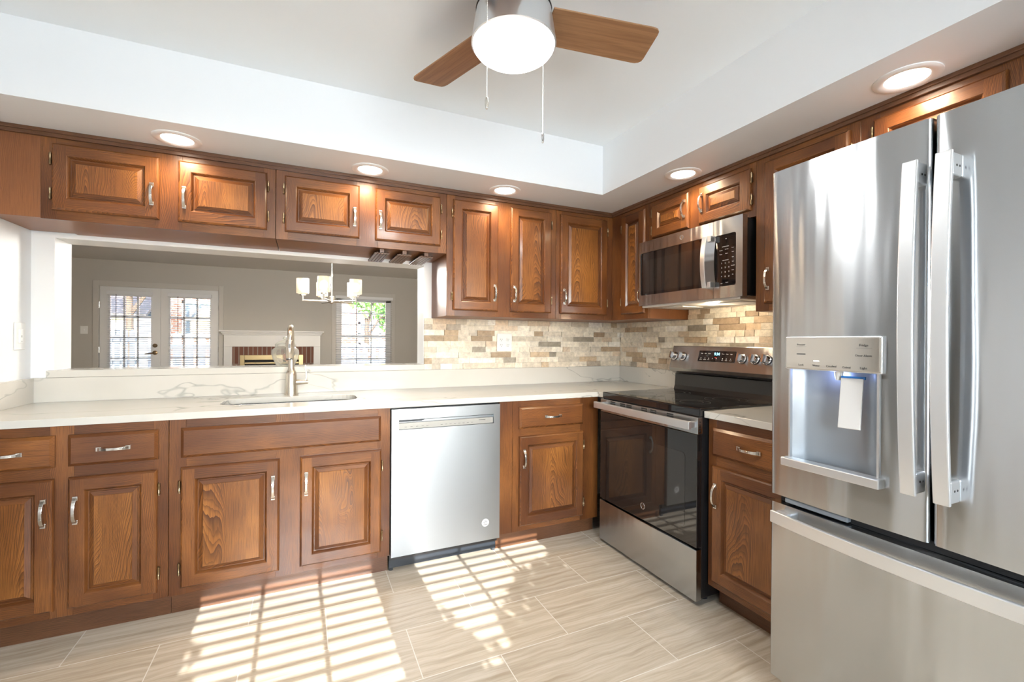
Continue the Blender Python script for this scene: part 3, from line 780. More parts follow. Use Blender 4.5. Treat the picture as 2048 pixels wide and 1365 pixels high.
fa = thing('kitchen_faucet', 'brushed nickel pull-down faucet standing behind the sink', 'faucet', (-.075, 2.925, CT1))
MB().lathe([(.036, 0), (.0362, .003), (.034, .02), (.0295, .118), (.0285, .124), (.024, .136), (.018, .144), (.0165, .16), (.0165, .20)], seg=28).build('body', FAUCET, fa, smooth=40)
path = [(0, 0, .19), (0, 0, .27), (0, 0, .315)]
for i in range(1, 15):
    a = R(180*i/14*.98); r = .075; path.append((-.004*i/14, -r+r*math.cos(a), .315+r*math.sin(a)))
path.append((-.006, -.151, .298))
MB().tube(path, .0145, 16).build('spout', FAUCET, fa, smooth=60)
b = MB().lathe([(.0155, .045), (.0185, .040), (.0195, .0), (.0185, -.045), (.0165, -.048), (.0165, -.056)], (-.006, -.152, .272), 'z', 22)
b.build('spray_head', FAUCET, fa, smooth=40)
MB().lathe([(.0168, 0), (.0168, .006), (.012, .0065)], (-.006, -.152, .210), 'z', 20).build('spray_ring', DARKP, fa)
b = MB(); q = rrect(-.006, .006, -.013, .013, .0058, 5); b.prism(q, 'y', -.0215, -.018); b.build('spray_button', DARKP, fa, loc=(-.006, -.152, .285))
MB().lathe([(.017, .018), (.0175, .03), (.0135, .06), (.0115, .075), (.0115, .088), (.0, .089)], (0, 0, .072), 'x', 18).build('valve_stub', FAUCET, fa, smooth=40)
b = MB(); b.strip([(.074, 0, .078), (.080, 0, .10), (.079, 0, .128), (.074, 0, .155), (.075, 0, .172)], [.013, .013, .012, .011, .010], .006, (0, 1, 0))
b.build('lever', FAUCET, fa, bevel=.0015)

# ------------------------------------------------------------------ jar of shells on the ledge
JX, JY, JZ = -.113, 3.115, 1.067
jar = thing('glass_jar', 'lidded clear glass ginger jar of seashells on the quartz ledge', 'jar', (JX, JY, JZ))
MB().lathe([(0, .004), (.040, .002), (.046, 0), (.052, .006), (.070, .045), (.0765, .075), (.074, .098), (.062, .110), (.056, .114), (.056, .121)], seg=36).build('body', JARG, jar, smooth=50)
MB().lathe([(.0585, .121), (.0585, .131), (.052, .138), (.046, .143), (.034, .150), (.012, .156), (.008, .159), (.010, .162), (.016, .167), (.013, .174), (.005, .180), (0, .181)], seg=32).build('lid', JARG, jar, smooth=50)
def seashell(label, x, y, z, r, rot, m):
    o = MB(); prof = []
    path = []; rad = []
    for i in range(60):
        a = i*.42; k = math.exp(-i*.045); path.append((r*.62*k*math.cos(a), r*.62*k*math.sin(a), r*1.5*(1-k))); rad.append(r*.52*k)
    o.tube(path, rad, 8)
    s = o.build('seashell', m, None, smooth=60, loc=(x, y, z)); s.rotation_euler = rot
    return tag(s, label, 'shell', 'seashells in the glass jar')
seashell('large pink spiral seashell at the front of the glass jar', JX+.002, JY-.030, JZ+.045, .034, (R(70), R(10), R(40)), SHELLP)
seashell('cream spiral seashell at the lower left of the glass jar', JX-.036, JY-.006, JZ+.030, .022, (R(100), R(30), 0), SHELL)
seashell('cream spiral seashell at the lower right of the glass jar', JX+.034, JY+.002, JZ+.032, .024, (R(60), R(-60), R(20)), SHELL)
seashell('pale seashell lying at the back of the glass jar', JX+.004, JY+.030, JZ+.030, .024, (R(120), 0, R(90)), SHELL)

# ------------------------------------------------------------------ dishwasher
dw = thing('dishwasher', 'stainless steel dishwasher between the sink cabinet and the corner cabinet', 'dishwasher', (.409, 2.398, 0))
w = .612; zb, zt = .094, .866
MB().box(-.002, w+.002, .045, .58, .06, CT0-.004).build('tub', BLACKP, dw)
hx0, hx1, hz0, hz1 = .037, .574, .757, .810
b = MB(); b.box(0, w, 0, .04, zb, hz0).box(0, w, 0, .04, hz1, zt).box(0, hx0, 0, .04, hz0, hz1).box(hx1, w, 0, .04, hz0, hz1)
b.box(hx0, hx1, .034, .04, hz0, hz1)
STEEL_DW = steel('dishwasher_stainless', (.47, .50, .52), .38, .7, wave=.03)
b.build('front_panel', STEEL_DW, dw)
b = MB().box(hx0+.002, hx1-.002, .010, .034, hz0+.001, hz0+.034); b.build('control_strip', mat('grey_control_strip', (.42, .41, .38), .3, .4), dw, bevel=.001)
b = MB().prism([(hx0+.003, hz1-.012), (hx0+.12, hz1-.012), (hx0+.14, hz1-.004), (hx1-.003, hz1-.004), (hx1-.003, hz1), (hx0+.003, hz1)], 'y', .006, .033); b.build('handle_lip', DARKP, dw)
b = MB()
for i, xx in enumerate((.075, .105, .135, .165, .19, .27, .295, .32, .345, .37, .395, .42, .445)):
    b.box(xx-.006, xx+.006, .0095, .0102, hz0+.012, hz0+.0135)
b.box(.485, .525, .0095, .0102, hz0+.022, hz0+.025)
b.build('control_marks', PRINT_D, dw)
b = MB().lathe([(.022, -.0006), (.022, .0002)], (.934-.409, 0, .195), 'y', 28); bd = b.build('energy_badge', mat('badge_white', (.75, .76, .76), .4), dw)
b = MB().box(.518, .532, -.0009, -.0005, .203, .206).box(.513, .537, -.0009, -.0005, .197, .2).box(.516, .534, -.0009, -.0005, .191, .194).box(.512, .538, -.0009, -.0005, .183, .1865); b.build('badge_marks', mat('badge_grey', (.3, .31, .32), .5), dw)
MB().box(0, w, .062, .08, .012, .092).build('kick_plate', mat('blue_black_kick', (.02, .026, .034), .3), dw)
for xx in (.012, w-.012): MB().lathe([(.012, 0), (.012, .012), (.006, .014), (.006, .09)], (xx, .07, 0), 'z', 12).build('leveling_foot', DARKP, dw)

# ------------------------------------------------------------------ electric range
rg = thing('electric_range', 'stainless steel electric range with black glass cooktop against the right wall', 'range', (1.649, 2.305, 0), R(-90))
RW = .759
MB().box(.004, RW-.004, .035, .700, .030, .895).build('body', BLACKP, rg, bevel=.003)
o = MB(); o.box(-.001, RW+.001, .018, .580, .8785, .919); o.build('cooktop', BLACKG, rg, bevel=.006, seg=3)
b = MB()
for cx_, cy_, r in ((.20, .17, .115), (.56, .17, .09), (.20, .42, .08), (.56, .42, .105)):
    for rr in (r, r*.62): b.lathe([(rr, .9191), (rr+.0025, .9194), (rr+.0025, .9191)], (cx_, cy_, 0), 'z', 40, cap=False)
b.build('burner_ring', mat('printed_grey_ring', (.06, .06, .06), .3), rg)
MB().box(0, RW, .004, .035, .8005, .8785).build('vent_strip', STEEL, rg, bevel=.002)
b = MB()
for xx in (.10, .19, .245, .37, .44, .56):
    for zz in (.8555, .8665): b.box(xx, xx+.045, .0034, .006, zz, zz+.0065)
for k in range(4): b.box(RW-.0006, RW+.0008, .012, .020, .812+k*.014, .818+k*.014)
b.build('vent_slots', SLOT, rg)
b = MB().box(.004, RW-.002, -.052, -.034, .826, .863); b.build('oven_handle', STEEL_HANDLE, rg, bevel=.003)
b = MB().box(.012, .040, -.036, .006, .830, .858).box(RW-.040, RW-.012, -.036, .006, .830, .858); b.build('handle_bracket', STEEL_HANDLE, rg, bevel=.002)
b = MB().box(.002, RW-.002, .002, .034, .272, .799); b.build('oven_door', DARKG, rg, bevel=.003)
b = MB(); b.prism(rrect(.075, RW-.075, .345, .70, .02), 'y', .0012, .003); b.build('oven_window', WINDG, rg)
def monogram(parent, x, y, z, r, m):
    b = MB(); n = 28
    b.tube([(x+r*math.cos(2*math.pi*i/n), y, z+r*math.sin(2*math.pi*i/n)) for i in range(n+1)], r*.09, 6)
    b.text('GE', r*1.0, (x, y-.0005, z), 0)
    for k in range(4):
        a0 = R(90*k+20); b.tube([(x+r*.72*math.cos(a0+t*.12), y, z+r*.72*math.sin(a0+t*.12)*(1+.05*t)) for t in range(6)], r*.05, 5)
    return b.build('monogram_badge', m, parent)
monogram(rg, 2.305-1.915, .0008, .347, .016, CHROME)
MB().box(.002, RW-.002, 0, .034, .022, .262).build('storage_drawer', STEEL, rg, bevel=.003)
for xx in (.05, RW-.05):
    for yy in (.10, .62): MB().lathe([(.018, 0), (.018, .01), (.01, .012), (.01, .032)], (xx, yy, 0), 'z', 12).build('leveling_foot', DARKP, rg)
MB().prism([(.585, .915), (.595, .945), (.60, 1.022), (.690, 1.022), (.690, .915)], 'x', .006, RW-.006).build('riser', BLACKP, rg, bevel=.003)
MB().prism([(.590, 1.203), (.551, 1.060), (.558, 1.040), (.588, 1.026), (.690, 1.026), (.690, 1.203)], 'x', .0, RW).build('control_console', STEEL, rg, bevel=.003)
def cons(z): return .551+(z-1.06)/(1.203-1.06)*.039
TIL = math.atan2(.039, .143)
pn = bpy.data.objects.new('display_panel', None)
o = MB().box(-.131, .131, -.003, .004, -.034, .034); dp = o.build('display_panel', BLACKG, rg, bevel=.001, loc=(.361, cons(1.143)-.0005, 1.143)); dp.rotation_euler = (-TIL, 0, 0)
b = MB().text('9:34', .023, (.005, -.0034, .014)); b.build('clock_digits', LED_BLUE, dp)
b = MB().box(-.007, .007, -.0036, -.003, -.009, -.006); b.build('red_indicator', LED_RED, dp)
b = MB()
for xx, tx in ((-.105, 'Bake'), (-.078, 'Broil'), (-.050, 'Warm'), (.048, 'Timer'), (.076, 'Clean'), (.105, 'Light')): b.text(tx, .0075, (xx, -.0034, .016))
for xx, tx in ((-.108, 'Air Fry'), (-.078, 'Convect'), (-.050, 'Pizza'), (-.022, '-'), (.006, '+'), (.050, 'Start'), (.076, 'Clock'), (.105, 'Cancel')):
    b.text(tx, .0062, (xx, -.0034, -.022))
    b.lathe([(.003, -.0036), (.003, -.003)], (xx, 0, -.013), 'y', 8)
b.build('panel_lettering', PRINT_W, dp)
for xx in (.030, .103, .538, .618, .688):
    k = MB().lathe([(.0265, 0), (.0265, -.004), (.022, -.006), (.0215, -.024), (.0195, -.027), (0, -.0275)], (0, 0, 0), 'y', 24)
    k.box(-.005, .005, -.042, -.022, -.021, .021)
    ko = k.build('control_knob', CHROME, rg, smooth=35, loc=(xx, cons(1.136)-.001, 1.136)); ko.rotation_euler = (-TIL, 0, 0)
    MB().lathe([(.0285, .0005), (.0285, -.0032), (.0255, -.0035)], (0, 0, 0), 'y', 24).build('knob_skirt', DARKP, ko)

# ------------------------------------------------------------------ over-the-range microwave
mw = thing('microwave', 'stainless steel over-the-range microwave with black control panel and bowed handle', 'microwave', (1.945, 2.306, 0), R(-90))
MW, z0, z1 = .757, 1.456, 1.848
MB().box(.004, MW-.002, .034, XR-1.945-.004, z0+.002, z1).build('body', BLACKP, mw, bevel=.003)
xd = .583
def frame_face(x0, x1, z0_, z1_, hx0, hx1, hz0, hz1, r, y0, y1, m=0):
    """slab with a round-cornered window cut through"""
    o = MB(); inn = rrect(hx0, hx1, hz0, hz1, r, 6); n = len(inn)
    outs = []
    for (px, pz) in inn:
        cxm, czm = (hx0+hx1)/2, (hz0+hz1)/2
        outs.append(None)
    base = []
    for y in (y0, y1):
        ob = len(o.v); o.v += [(x0, y, z0_), (x1, y, z0_), (x1, y, z1_), (x0, y, z1_)]; ib = len(o.v); o.v += [(p[0], y, p[1]) for p in inn]
        BR, TR, TL, BL = [list(range(ib+7*i, ib+7*i+7)) for i in range(4)]
        for f in ([ob, ob+1]+BR[::-1]+BL[::-1], [ob+1, ob+2]+TR[::-1]+[BR[-1]], [ob+2, ob+3]+TL[::-1]+[TR[-1]], [ob+3, ob, BL[0], TL[-1]]):
            o.f.append(tuple(f)); o.m.append(m); o.col.append(None)
        base.append((ob, ib))
    for (a, c, k) in ((base[0][0], base[1][0], 4), (base[0][1], base[1][1], n)):
        for i in range(k): o.f.append((a+i, a+(i+1) % k, c+(i+1) % k, c+i)); o.m.append(m); o.col.append(None)
    return o
frame_face(0, xd-.001, z0, z1+.012, .015, xd-.055, z0+.066, z0+.333, .012, 0, .033).build('door', STEEL, mw)
b = MB().box(.010, xd-.05, .004, .02, z0+.06, z0+.34); b.build('door_glass', BLACKG, mw)
b = MB(); b.prism(rrect(.055, xd-.085, z0+.085, z0+.285, .008), 'y', .0034, .006); b.build('window_screen', WINDG, mw)
frame_face(xd+.001, MW, z0, z1+.012, xd+.004, MW-.038, z0+.060, z0+.325, .010, 0, .033).build('control_surround', STEEL, mw)
cp = MB().box(xd-.004, MW-.035, .002, .02, z0+.055, z0+.33).build('control_panel', BLACKG, mw)
b = MB(); px0 = xd+.045
b.box(px0+.028, px0+.034, .0012, .0018, z0+.300, z0+.303)
for r_ in range(4):
    for c_ in range(3): b.text((('1', '2', '3'), ('4', '5', '6'), ('7', '8', '9'), ('*', '0', '#'))[r_][c_], .011, (px0+.005+c_*.022, .0014, z0+.178-r_*.023))
for zz, tx in ((.262, 'EXPRESS COOK'), (.192, 'TIME DEFROST')): b.text(tx, .0058, (px0+.028, .0014, z0+zz))
for i, (xx, zz, tx) in enumerate(((0, .245, 'Popcorn'), (.035, .248, 'Beverage'), (.072, .25, 'Power'), (0, .225, 'Potato'), (.035, .226, 'Reheat'), (.072, .229, 'Timer'), (.072, .203, 'Light'), (.072, .180, 'Vent'), (.072, .160, 'Turntable'), (.072, .137, 'Clock'), (.072, .115, 'Fan'), (.005, .075, 'Start'), (.037, .078, 'Cancel'))):
    b.text(tx, .0055, (px0+xx, .0014, z0+zz))
b.build('button_lettering', PRINT_W, cp)
n = 12; hz0_, hz1_ = z0+.058, z0+.328
path = [(xd-.030, -.030-.016*(1-(2*i/n-1)**2), hz0_+(hz1_-hz0_)*i/n) for i in range(n+1)]
b = MB().strip(path, .030, .010, (1, 0, 0)); b.build('door_handle', STEEL_HANDLE, mw, bevel=.003)
b = MB().strip([(p[0]+.026, p[1]+.018, p[2]) for p in path], .050, .004, (.55, .83, 0)); b.build('handle_side', CHROME, mw, bevel=.001)
b = MB().box(xd-.044, xd+.008, -.032, .001, hz0_, hz0_+.03).box(xd-.044, xd+.008, -.032, .001, hz1_-.03, hz1_); b.build('handle_bracket', STEEL_HANDLE, mw, bevel=.002)
monogram(mw, .36, -.0006, z0+.369, .0125, CHROME)
MB().box(.02, MW-.02, .01, .38, z0-.012, z0+.003).build('underside_tray', FILTER, mw, bevel=.003)
for xx in (.10, .50): MB().box(xx, xx+.17, .10, .27, z0-.016, z0-.011).build('grease_filter', mat('pale_filter', (.75, .73, .70), .35), mw, bevel=.002)
MB().lathe([(.03, z0-.015), (.03, z0-.011)], (.44, .16, 0), 'z', 24).build('lamp_lens', mat('cooktop_lamp_lens', (.9, .85, .75), .4, emit=(1, .72, .42), estr=6), mw)
add_light('POINT', 'cooktop_lamp', (1.945+.16, 2.306-.44, z0-.045), 3.2, (1, .80, .56), shadow_soft_size=.03)

# ------------------------------------------------------------------ refrigerator
fr = thing('refrigerator', 'large stainless steel french door refrigerator with water dispenser on the left door', 'refrigerator', (1.470, 1.056, 0), R(-90))
FW = .886; HALF = .4395; G = .0035
MB().box(.008, FW-.008, .075, .855, .03, 1.79).build('cabinet_body', GREYP, fr, bevel=.004)
MB().box(.01, FW-.01, .058, .076, .09, 1.80).build('door_gasket', RUBBER, fr)
for xx in (.06, FW-.06): MB().box(xx-.05, xx+.05, .02, .12, 1.79, 1.812).build('hinge_cover', DARKP, fr, bevel=.004)
def bow_front(x0, x1, z0_, z1_, T, bow, hole=None, r=.012, seg=16):
    """door slab, front softly bowed and its vertical edges rounded; hole=(hx0,hx1,hz0,hz1)"""
    xs = set([x0, x0+r*.08, x0+r*.3, x0+r*.6, x0+r, x1-r, x1-r*.6, x1-r*.3, x1-r*.08, x1]+[x0+r+(x1-x0-2*r)*i/seg for i in range(seg+1)])
    zs = [z0_, z1_]
    if hole: xs |= {hole[0], hole[1]}; zs += [hole[2], hole[3]]
    xs = sorted(xs); zs = sorted(zs); o = MB()
    def yf(x):
        u = (x-x0)/(x1-x0)*2-1; y = bow*u*u-bow
        e = min(x-x0, x1-x)
        if e < r: y += r-math.sqrt(max(0, r*r-(r-e)**2))
        return y
    for i in range(len(xs)-1):
        for k in range(len(zs)-1):
            a, c, za, zb_ = xs[i], xs[i+1], zs[k], zs[k+1]
            if hole and a >= hole[0]-1e-9 and c <= hole[1]+1e-9 and za >= hole[2]-1e-9 and zb_ <= hole[3]+1e-9: continue
            o.add([(a, yf(a), za), (c, yf(c), za), (c, yf(c), zb_), (a, yf(a), zb_)], [(0, 1, 2, 3)])
        a, c = xs[i], xs[i+1]
        for z in (z0_, z1_): o.add([(a, yf(a), z), (c, yf(c), z), (c, T, z), (a, T, z)], [(0, 1, 2, 3)])
    for x in (x0, x1): o.add([(x, yf(x), z0_), (x, T, z0_), (x, T, z1_), (x, yf(x), z1_)], [(0, 1, 2, 3)])
    return o, yf
DT = .058; FZ0, FZ1 = .711, 1.815
hole = (.0735, .3285, .838, 1.148)
o, yfl = bow_front(0, HALF, FZ0, FZ1, DT, .006, hole)
dL = o.build('door', STEEL, fr, smooth=30)
o, yfr = bow_front(HALF+2*G, FW, FZ0, FZ1, DT, .006)
dR = o.build('door', STEEL, fr, smooth=30)
# dispenser recess
o = MB(); hx0, hx1, hz0, hz1 = hole; n = 14; arc = []
for i in range(n+1):
    u = -1+2*i/n; arc.append((hx0+(hx1-hx0)*i/n, -.004+.058*math.sqrt(max(0, 1-abs(u)**3.0))))
for (a, c) in zip(arc, arc[1:]):
    o.add([(a[0], a[1], hz0), (c[0], c[1], hz0), (c[0], c[1], hz1), (a[0], a[1], hz1)], [(0, 1, 2, 3)])
    for z in (hz0, hz1): o.add([(a[0], -.004, z), (c[0], -.004, z), (c[0], c[1], z), (a[0], a[1], z)], [(0, 1, 2, 3)])
o.build('dispenser_recess', mat('dispenser_grey', (.30, .33, .36), .32, .35), dL, smooth=40)
for xx in (hx0, hx1): MB().box(xx-.0028, xx+.0028, -.010, .004, hz0, hz1).build('recess_trim', STEEL_HANDLE, dL)
pnl = MB().box(.066, .339, -.020, .006, 1.145, 1.247).build('dispenser_panel', [GREYPANEL], dL, bevel=.004, seg=3)
MB().box(.064, .341, -.0175, .004, 1.143, 1.249).build('panel_bezel', STEEL_HANDLE, dL, bevel=.003)
b = MB(); yp = -.0203
for xx, zz, tx, sz in ((.118, 1.223, 'Freezer', .0085), (.118, 1.158, 'Lock', .0085), (.165, 1.158, 'Water', .0085), (.210, 1.158, 'Crushed', .0085), (.252, 1.157, 'Cubed', .0085), (.297, 1.157, 'Light', .0095), (.297, 1.223, 'Fridge', .0095), (.297, 1.193, 'Door Alarm', .0085)):
    b.text(tx, sz, (xx, yp, zz))
b.box(.104, .132, yp-.0002, yp+.0002, 1.191, 1.195).box(.103, .135, yp-.0002, yp+.0002, 1.2162, 1.2168).box(.278, .318, yp-.0002, yp+.0002, 1.2142, 1.2148)
b.build('panel_lettering', PRINT_D, dL)
MB().box(.157, .174, yp-.0003, yp+.0002, 1.171, 1.1735).build('indicator_bar', LED_WHITE, dL)
MB().box(.060, .343, -.034, .004, .824, .851).build('drip_ledge', STEEL_HANDLE, dL, bevel=.003)
b = MB(); b.prism([(hx0+.006, -.006)]+[(p[0], max(-.006, p[1]-.006)) for p in arc[1:-1]]+[(hx1-.006, -.006)], 'z', .8385, .8435); b.build('drip_grille', mat('grey_drip_grille', (.22, .23, .24), .35, .5), dL)
MB().lathe([(.012, 0), (.011, -.020), (.008, -.034)], (.210, .018, 1.149), 'z', 16).build('ice_chute', WHITEP, dL)
pad = MB().box(-.029, .029, -.003, .003, -.150, 0).build('dispenser_paddle', mat('paddle_silver', (.66, .65, .63), .25, .4), dL, bevel=.002, loc=(.252, .010, 1.124))
pad.rotation_euler = (R(-8), 0, R(8))
pf_ = MB().box(-.029, .032, -.001, .006, -.002, .006).build('protective_film', BLUE_FILM, dL, loc=(.252, .010, 1.124)); pf_.rotation_euler = pad.rotation_euler
add_light('POINT', 'dispenser_lamp', (1.492, 1.056-.19, 1.128), .16, (.40, .52, 1.0), shadow_soft_size=.012)
def bar_handle(door, xc, za, zb_, side):
    n = 18; path = [(xc+side*.0, -.052-.020*(1-(2*i/n-1)**2), za+(zb_-za)*i/n) for i in range(n+1)]
    b = MB().strip(path, .034, .010, (1, 0, 0)); hb = b.build('handle', STEEL_HANDLE, door, bevel=.003)
    for zz in (za+.032, zb_-.032): MB().box(xc-.012, xc+.015, -.05, -.001, zz-.028, zz+.028).build('handle_mount', STEEL_HANDLE, door, bevel=.005, seg=3)
    b = MB()
    for zz in (za+.035, zb_-.035):
        for yy in (-.030, -.016): b.lathe([(.003, .0145), (.003, .0156)], (xc, yy, zz), 'x', 8)
    b.build('set_screws', SLOT, door)
    b = MB().strip([(xc+.004, -.0435-.018*(1-(2*i/n-1)**2), za+.03+(zb_-za-.06)*i/n) for i in range(n+1)], .020, .012, (1, 0, 0)); b.build('handle_core', STEEL_HANDLE, door, bevel=.004)
bar_handle(dL, .4185, .838, 1.700, 1); bar_handle(dR, .487, .834, 1.700, 1)
o, yff = bow_front(0, FW, .085, .683, DT, .008); fz = o.build('freezer_drawer', STEEL, fr, smooth=30)
n = 22; path = [(.030+(FW-.06)*i/n, -.036-.030*(1-(2*i/n-1)**2), .645) for i in range(n+1)]
b = MB().strip(path, .040, .012, (0, 0, 1)); hb = b.build('handle', STEEL_HANDLE, fz, bevel=.003)
for xx in (.030, FW-.075): MB().box(xx, xx+.045, -.042, .004, .632, .658).build('handle_mount', STEEL_HANDLE, fz, bevel=.004)
MB().box(.02, FW-.02, .03, .07, .684, .7105).build('drawer_gap_trim', RUBBER, fr)
MB().box(.045, .24, .012, .05, .688, .7035).build('hinge_bracket', mat('grey_bracket', (.30, .33, .36), .4, .3), fr, bevel=.003)
MB().box(.02, FW-.02, .06, .10, .012, .084).build('toe_grille', DARKP, fr)
for xx in (.08, FW-.08):
    for yy in (.12, .78): MB().lathe([(.02, 0), (.02, .031)], (xx, yy, 0), 'z', 12).build('roller_foot', DARKP, fr)

# ------------------------------------------------------------------ recessed ceiling lights
TRIMRING = mat('white_baffle_trim', (.80, .79, .77), .35)
def recessed(label, x, y, energy):
    t = thing('recessed_light', label, 'light', (x, y, SOF), 0, 'recessed lights in the soffit')
    MB().lathe([(.096, 0), (.0955, -.003), (.090, -.006), (.080, -.007), (.068, -.0055), (.0625, -.002), (.0625, 0)], seg=40, cap=False).build('trim_ring', TRIMRING, t, smooth=40)
    MB().lathe([(0, -.0035), (.05, -.0032), (.0625, -.0018)], seg=40, cap=False).build('lens', LENS, t, smooth=40)
    l = add_light('SPOT', 'recessed_lamp', (x, y, SOF-.012), energy, (1, .74, .46), target=(x, y, 0), spot_size=R(172), spot_blend=.8, shadow_soft_size=.045)
    return t
CANS = [('recessed light in the soffit at the far left, above the two short cabinets', -.543, 2.540),
        ('recessed light in the soffit above the stemware rail cabinet', .312, 2.545),
        ('recessed light in the soffit above the tall two-door cabinet', 1.104, 2.539),
        ('recessed light in the right soffit above the microwave', 1.875, 1.869),
        ('recessed light in the right soffit above the refrigerator, nearest the camera', 1.893, .863)]
for c in CANS: recessed(*c, 16.0)

# ------------------------------------------------------------------ ceiling fan
FX, FY = .613, 1.345
fan = thing('ceiling_fan', 'brushed nickel ceiling fan with three walnut blades and a lit opal dome', 'fan', (FX, FY, CEI))
RZ = 2.200-CEI
MB().lathe([(.085, 0), (.085, -.012), (.070, -.03), (.070, -.05)], seg=36).build('ceiling_canopy', NICKEL, fan, smooth=40)
MB().lathe([(.06, -.035), (.104, -.045), (.112, -.07), (.120, RZ+.104)], seg=40).build('motor_housing', STEEL_HANDLE, fan, smooth=40)
MB().lathe([(.121, RZ+.102), (.123, RZ+.098), (.138, RZ+.002), (.139, RZ-.004), (.134, RZ-.006), (.128, RZ-.002)], seg=44).build('light_collar', STEEL_HANDLE, fan, smooth=40)
MB().lathe([(.119, RZ+.107), (.1245, RZ+.106), (.1245, RZ+.102), (.120, RZ+.101)], seg=44, cap=False).build('collar_seam', RUBBER, fan)
prof = [(.1335, RZ-.003)]+[(.1335*math.cos(R(a)), RZ-.004-.052*math.sin(R(a))) for a in (10, 22, 34, 46, 58, 70, 80)]+[(0, RZ-.056)]
MB().lathe(prof, seg=40, cap=False).build('light_dome', DOME, fan, smooth=60)
add_light('AREA', 'fan_lamp', (FX, FY, 2.200-.062), 11, (1, .99, .97), target=(FX, FY, 0), shape='DISK', size=.22)
for k, a in enumerate((-10, 110, 230)):
    o = MB(); L0, L1 = .112, .495
    pts = [(L0, -.078), (L1-.03, -.079), (L1-.012, -.076), (L1-.003, -.068), (L1, -.056), (L1+.006, .050), (L1+.004, .062), (L1-.004, .070), (L1-.016, .075), (L1-.03, .0755), (L0, .064)]
    o.prism(pts, 'z', -.003, .003)
    bl = o.build('blade', BLADE, fan, bevel=.0015, loc=(0, 0, 2.272-CEI)); bl.rotation_euler = Euler((R(-10), 0, R(a)), 'XYZ')
    MB().box(.06, .16, -.018, .018, .003, .008).build('blade_iron', NICKEL, bl, bevel=.002)
def chain(x, y, z1, z0):
    o = MB(); z = z1; 
    while z > z0: o.sphere((x, y, z), .0016, 6, 4); z -= .0048
    o.tube([(x, y, z1), (x, y, z0)], .0005, 5)
    return o
toc = Vector((-math.sin(R(24.5)), -math.cos(R(24.5)), 0)); side = Vector((math.cos(R(24.5)), -math.sin(R(24.5)), 0))
p1 = toc*.122+side*-.080; p2 = toc*-.085+side*.102
for i, (p, zt_, zb_) in enumerate(((p1, 2.268-CEI, 1.955-CEI), (p2, RZ-.005, 1.945-CEI))):
    c = chain(p.x, p.y, zt_, zb_).build('pull_chain', mat('pale_bead_chain', (.75, .72, .66), .3, .8), fan)
    f = MB().lathe([(0, .004), (.004, .003), (.0055, -.004), (.0055, -.020), (.0035, -.030), (0, -.0305)], (p.x, p.y, zb_), 'z', 12)
    f.build('chain_fob', CHROME if i else NICKEL, c, smooth=40)
MB().strip([(p1.x*.86, p1.y*.86, 2.268-CEI), (p1.x*1.02, p1.y*1.02, 2.272-CEI), (p1.x*1.02, p1.y*1.02, 2.254-CEI)], .016, .004, side).build('chain_guide', DARKP, fan)

# ------------------------------------------------------------------ chandelier beyond the pass-through
CX, CY = .222, 4.6
ch = thing('chandelier', 'five light nickel chandelier with frosted glass shades in the dining area', 'chandelier', (CX, CY, 2.45))
MB().lathe([(.06, 0), (.06, -.012), (.02, -.03), (.0, -.03)], seg=24).build('ceiling_canopy', NICKEL, ch, smooth=40)
MB().tube([(0, 0, -.02), (0, 0, -.62)], .006, 10).build('stem', NICKEL, ch)
AZ = 1.592-2.45
MB().lathe([(.011, -.57), (.013, -.60), (.013, -.62), (.007, -.63), (.007, AZ+.05), (.026, AZ+.045), (.026, AZ-.012), (.012, AZ-.02), (.0, AZ-.024)], seg=20).build('hub', NICKEL, ch, smooth=40)
for a in (180, 108, 252, 36, 324):
    ca, sa = math.cos(R(a)), math.sin(R(a)); r = .25
    b = MB().tube([(ca*.02, sa*.02, AZ), (ca*r, sa*r, AZ)], .009, 8).tube([(ca*r, sa*r, AZ-.008), (ca*r, sa*r, AZ+.05)], .009, 8)
    arm = b.build('arm', NICKEL, ch)
    MB().lathe([(.026, AZ+.043), (.026, AZ+.056)], (ca*r, sa*r, 0), 'z', 18).build('shade_cup', NICKEL, arm)
    sh = MB().lathe([(.034, AZ+.056), (.036, AZ+.062), (.053, AZ+.064), (.054, AZ+.070), (.054, AZ+.20), (.0515, AZ+.20), (.0515, AZ+.068)], (ca*r, sa*r, 0), 'z', 26, cap=False).build('glass_shade', SHADEG, ch, smooth=40)
    MB().sphere((ca*r, sa*r, AZ+.125), .034, 16, 12, sc=(1, 1, 1.2)).build('bulb', BULB, sh, smooth=80)
add_light('POINT', 'chandelier_lamp', (CX, CY-.0, 1.86), 150, (1, .95, .88), shadow_soft_size=.2)

# ------------------------------------------------------------------ outdoors
GZ = -.25
struct('ground', MB().box(-30, 30, YL+.14, 40, GZ-.2, GZ).box(-30, 30, -40, YF-.12, GZ-.2, GZ), GRASS)
struct('patio', MB().box(-6, 4, YL+.14, 12.0, GZ, GZ+.02), PATIO)
def fence(label, xa, xb, y, ztop, pw, gap, rails, group):
    t = thing('wooden_fence', label, 'fence', ((xa+xb)/2, y, GZ), 0, group); L = xb-xa
    x = -L/2; first = None
    while x < L/2-pw*.5:
        h = ztop-GZ+rng.uniform(-.012, .012)
        MB().prism([(x, .02), (x+pw, .02), (x+pw, h-.03), (x+pw/2, h), (x, h-.03)], 'y', -.010, .010).build('picket', FENCEW, t)
        x += pw+gap
    for z in rails: MB().box(-L/2, L/2, .010, .05, z-GZ-.045, z-GZ+.045).build('rail', FENCEW, t)
    return t
fence('narrow picket fence seen through the left french door', -5.0, -3.10, 11.4, 1.42, .085, .035, (.15, .75, 1.2), 'weathered wooden fences')
fence('wide board fence seen through the right french door', -3.06, -1.2, 12.0, 1.36, .15, .07, (.0, 1.05), 'weathered wooden fences')
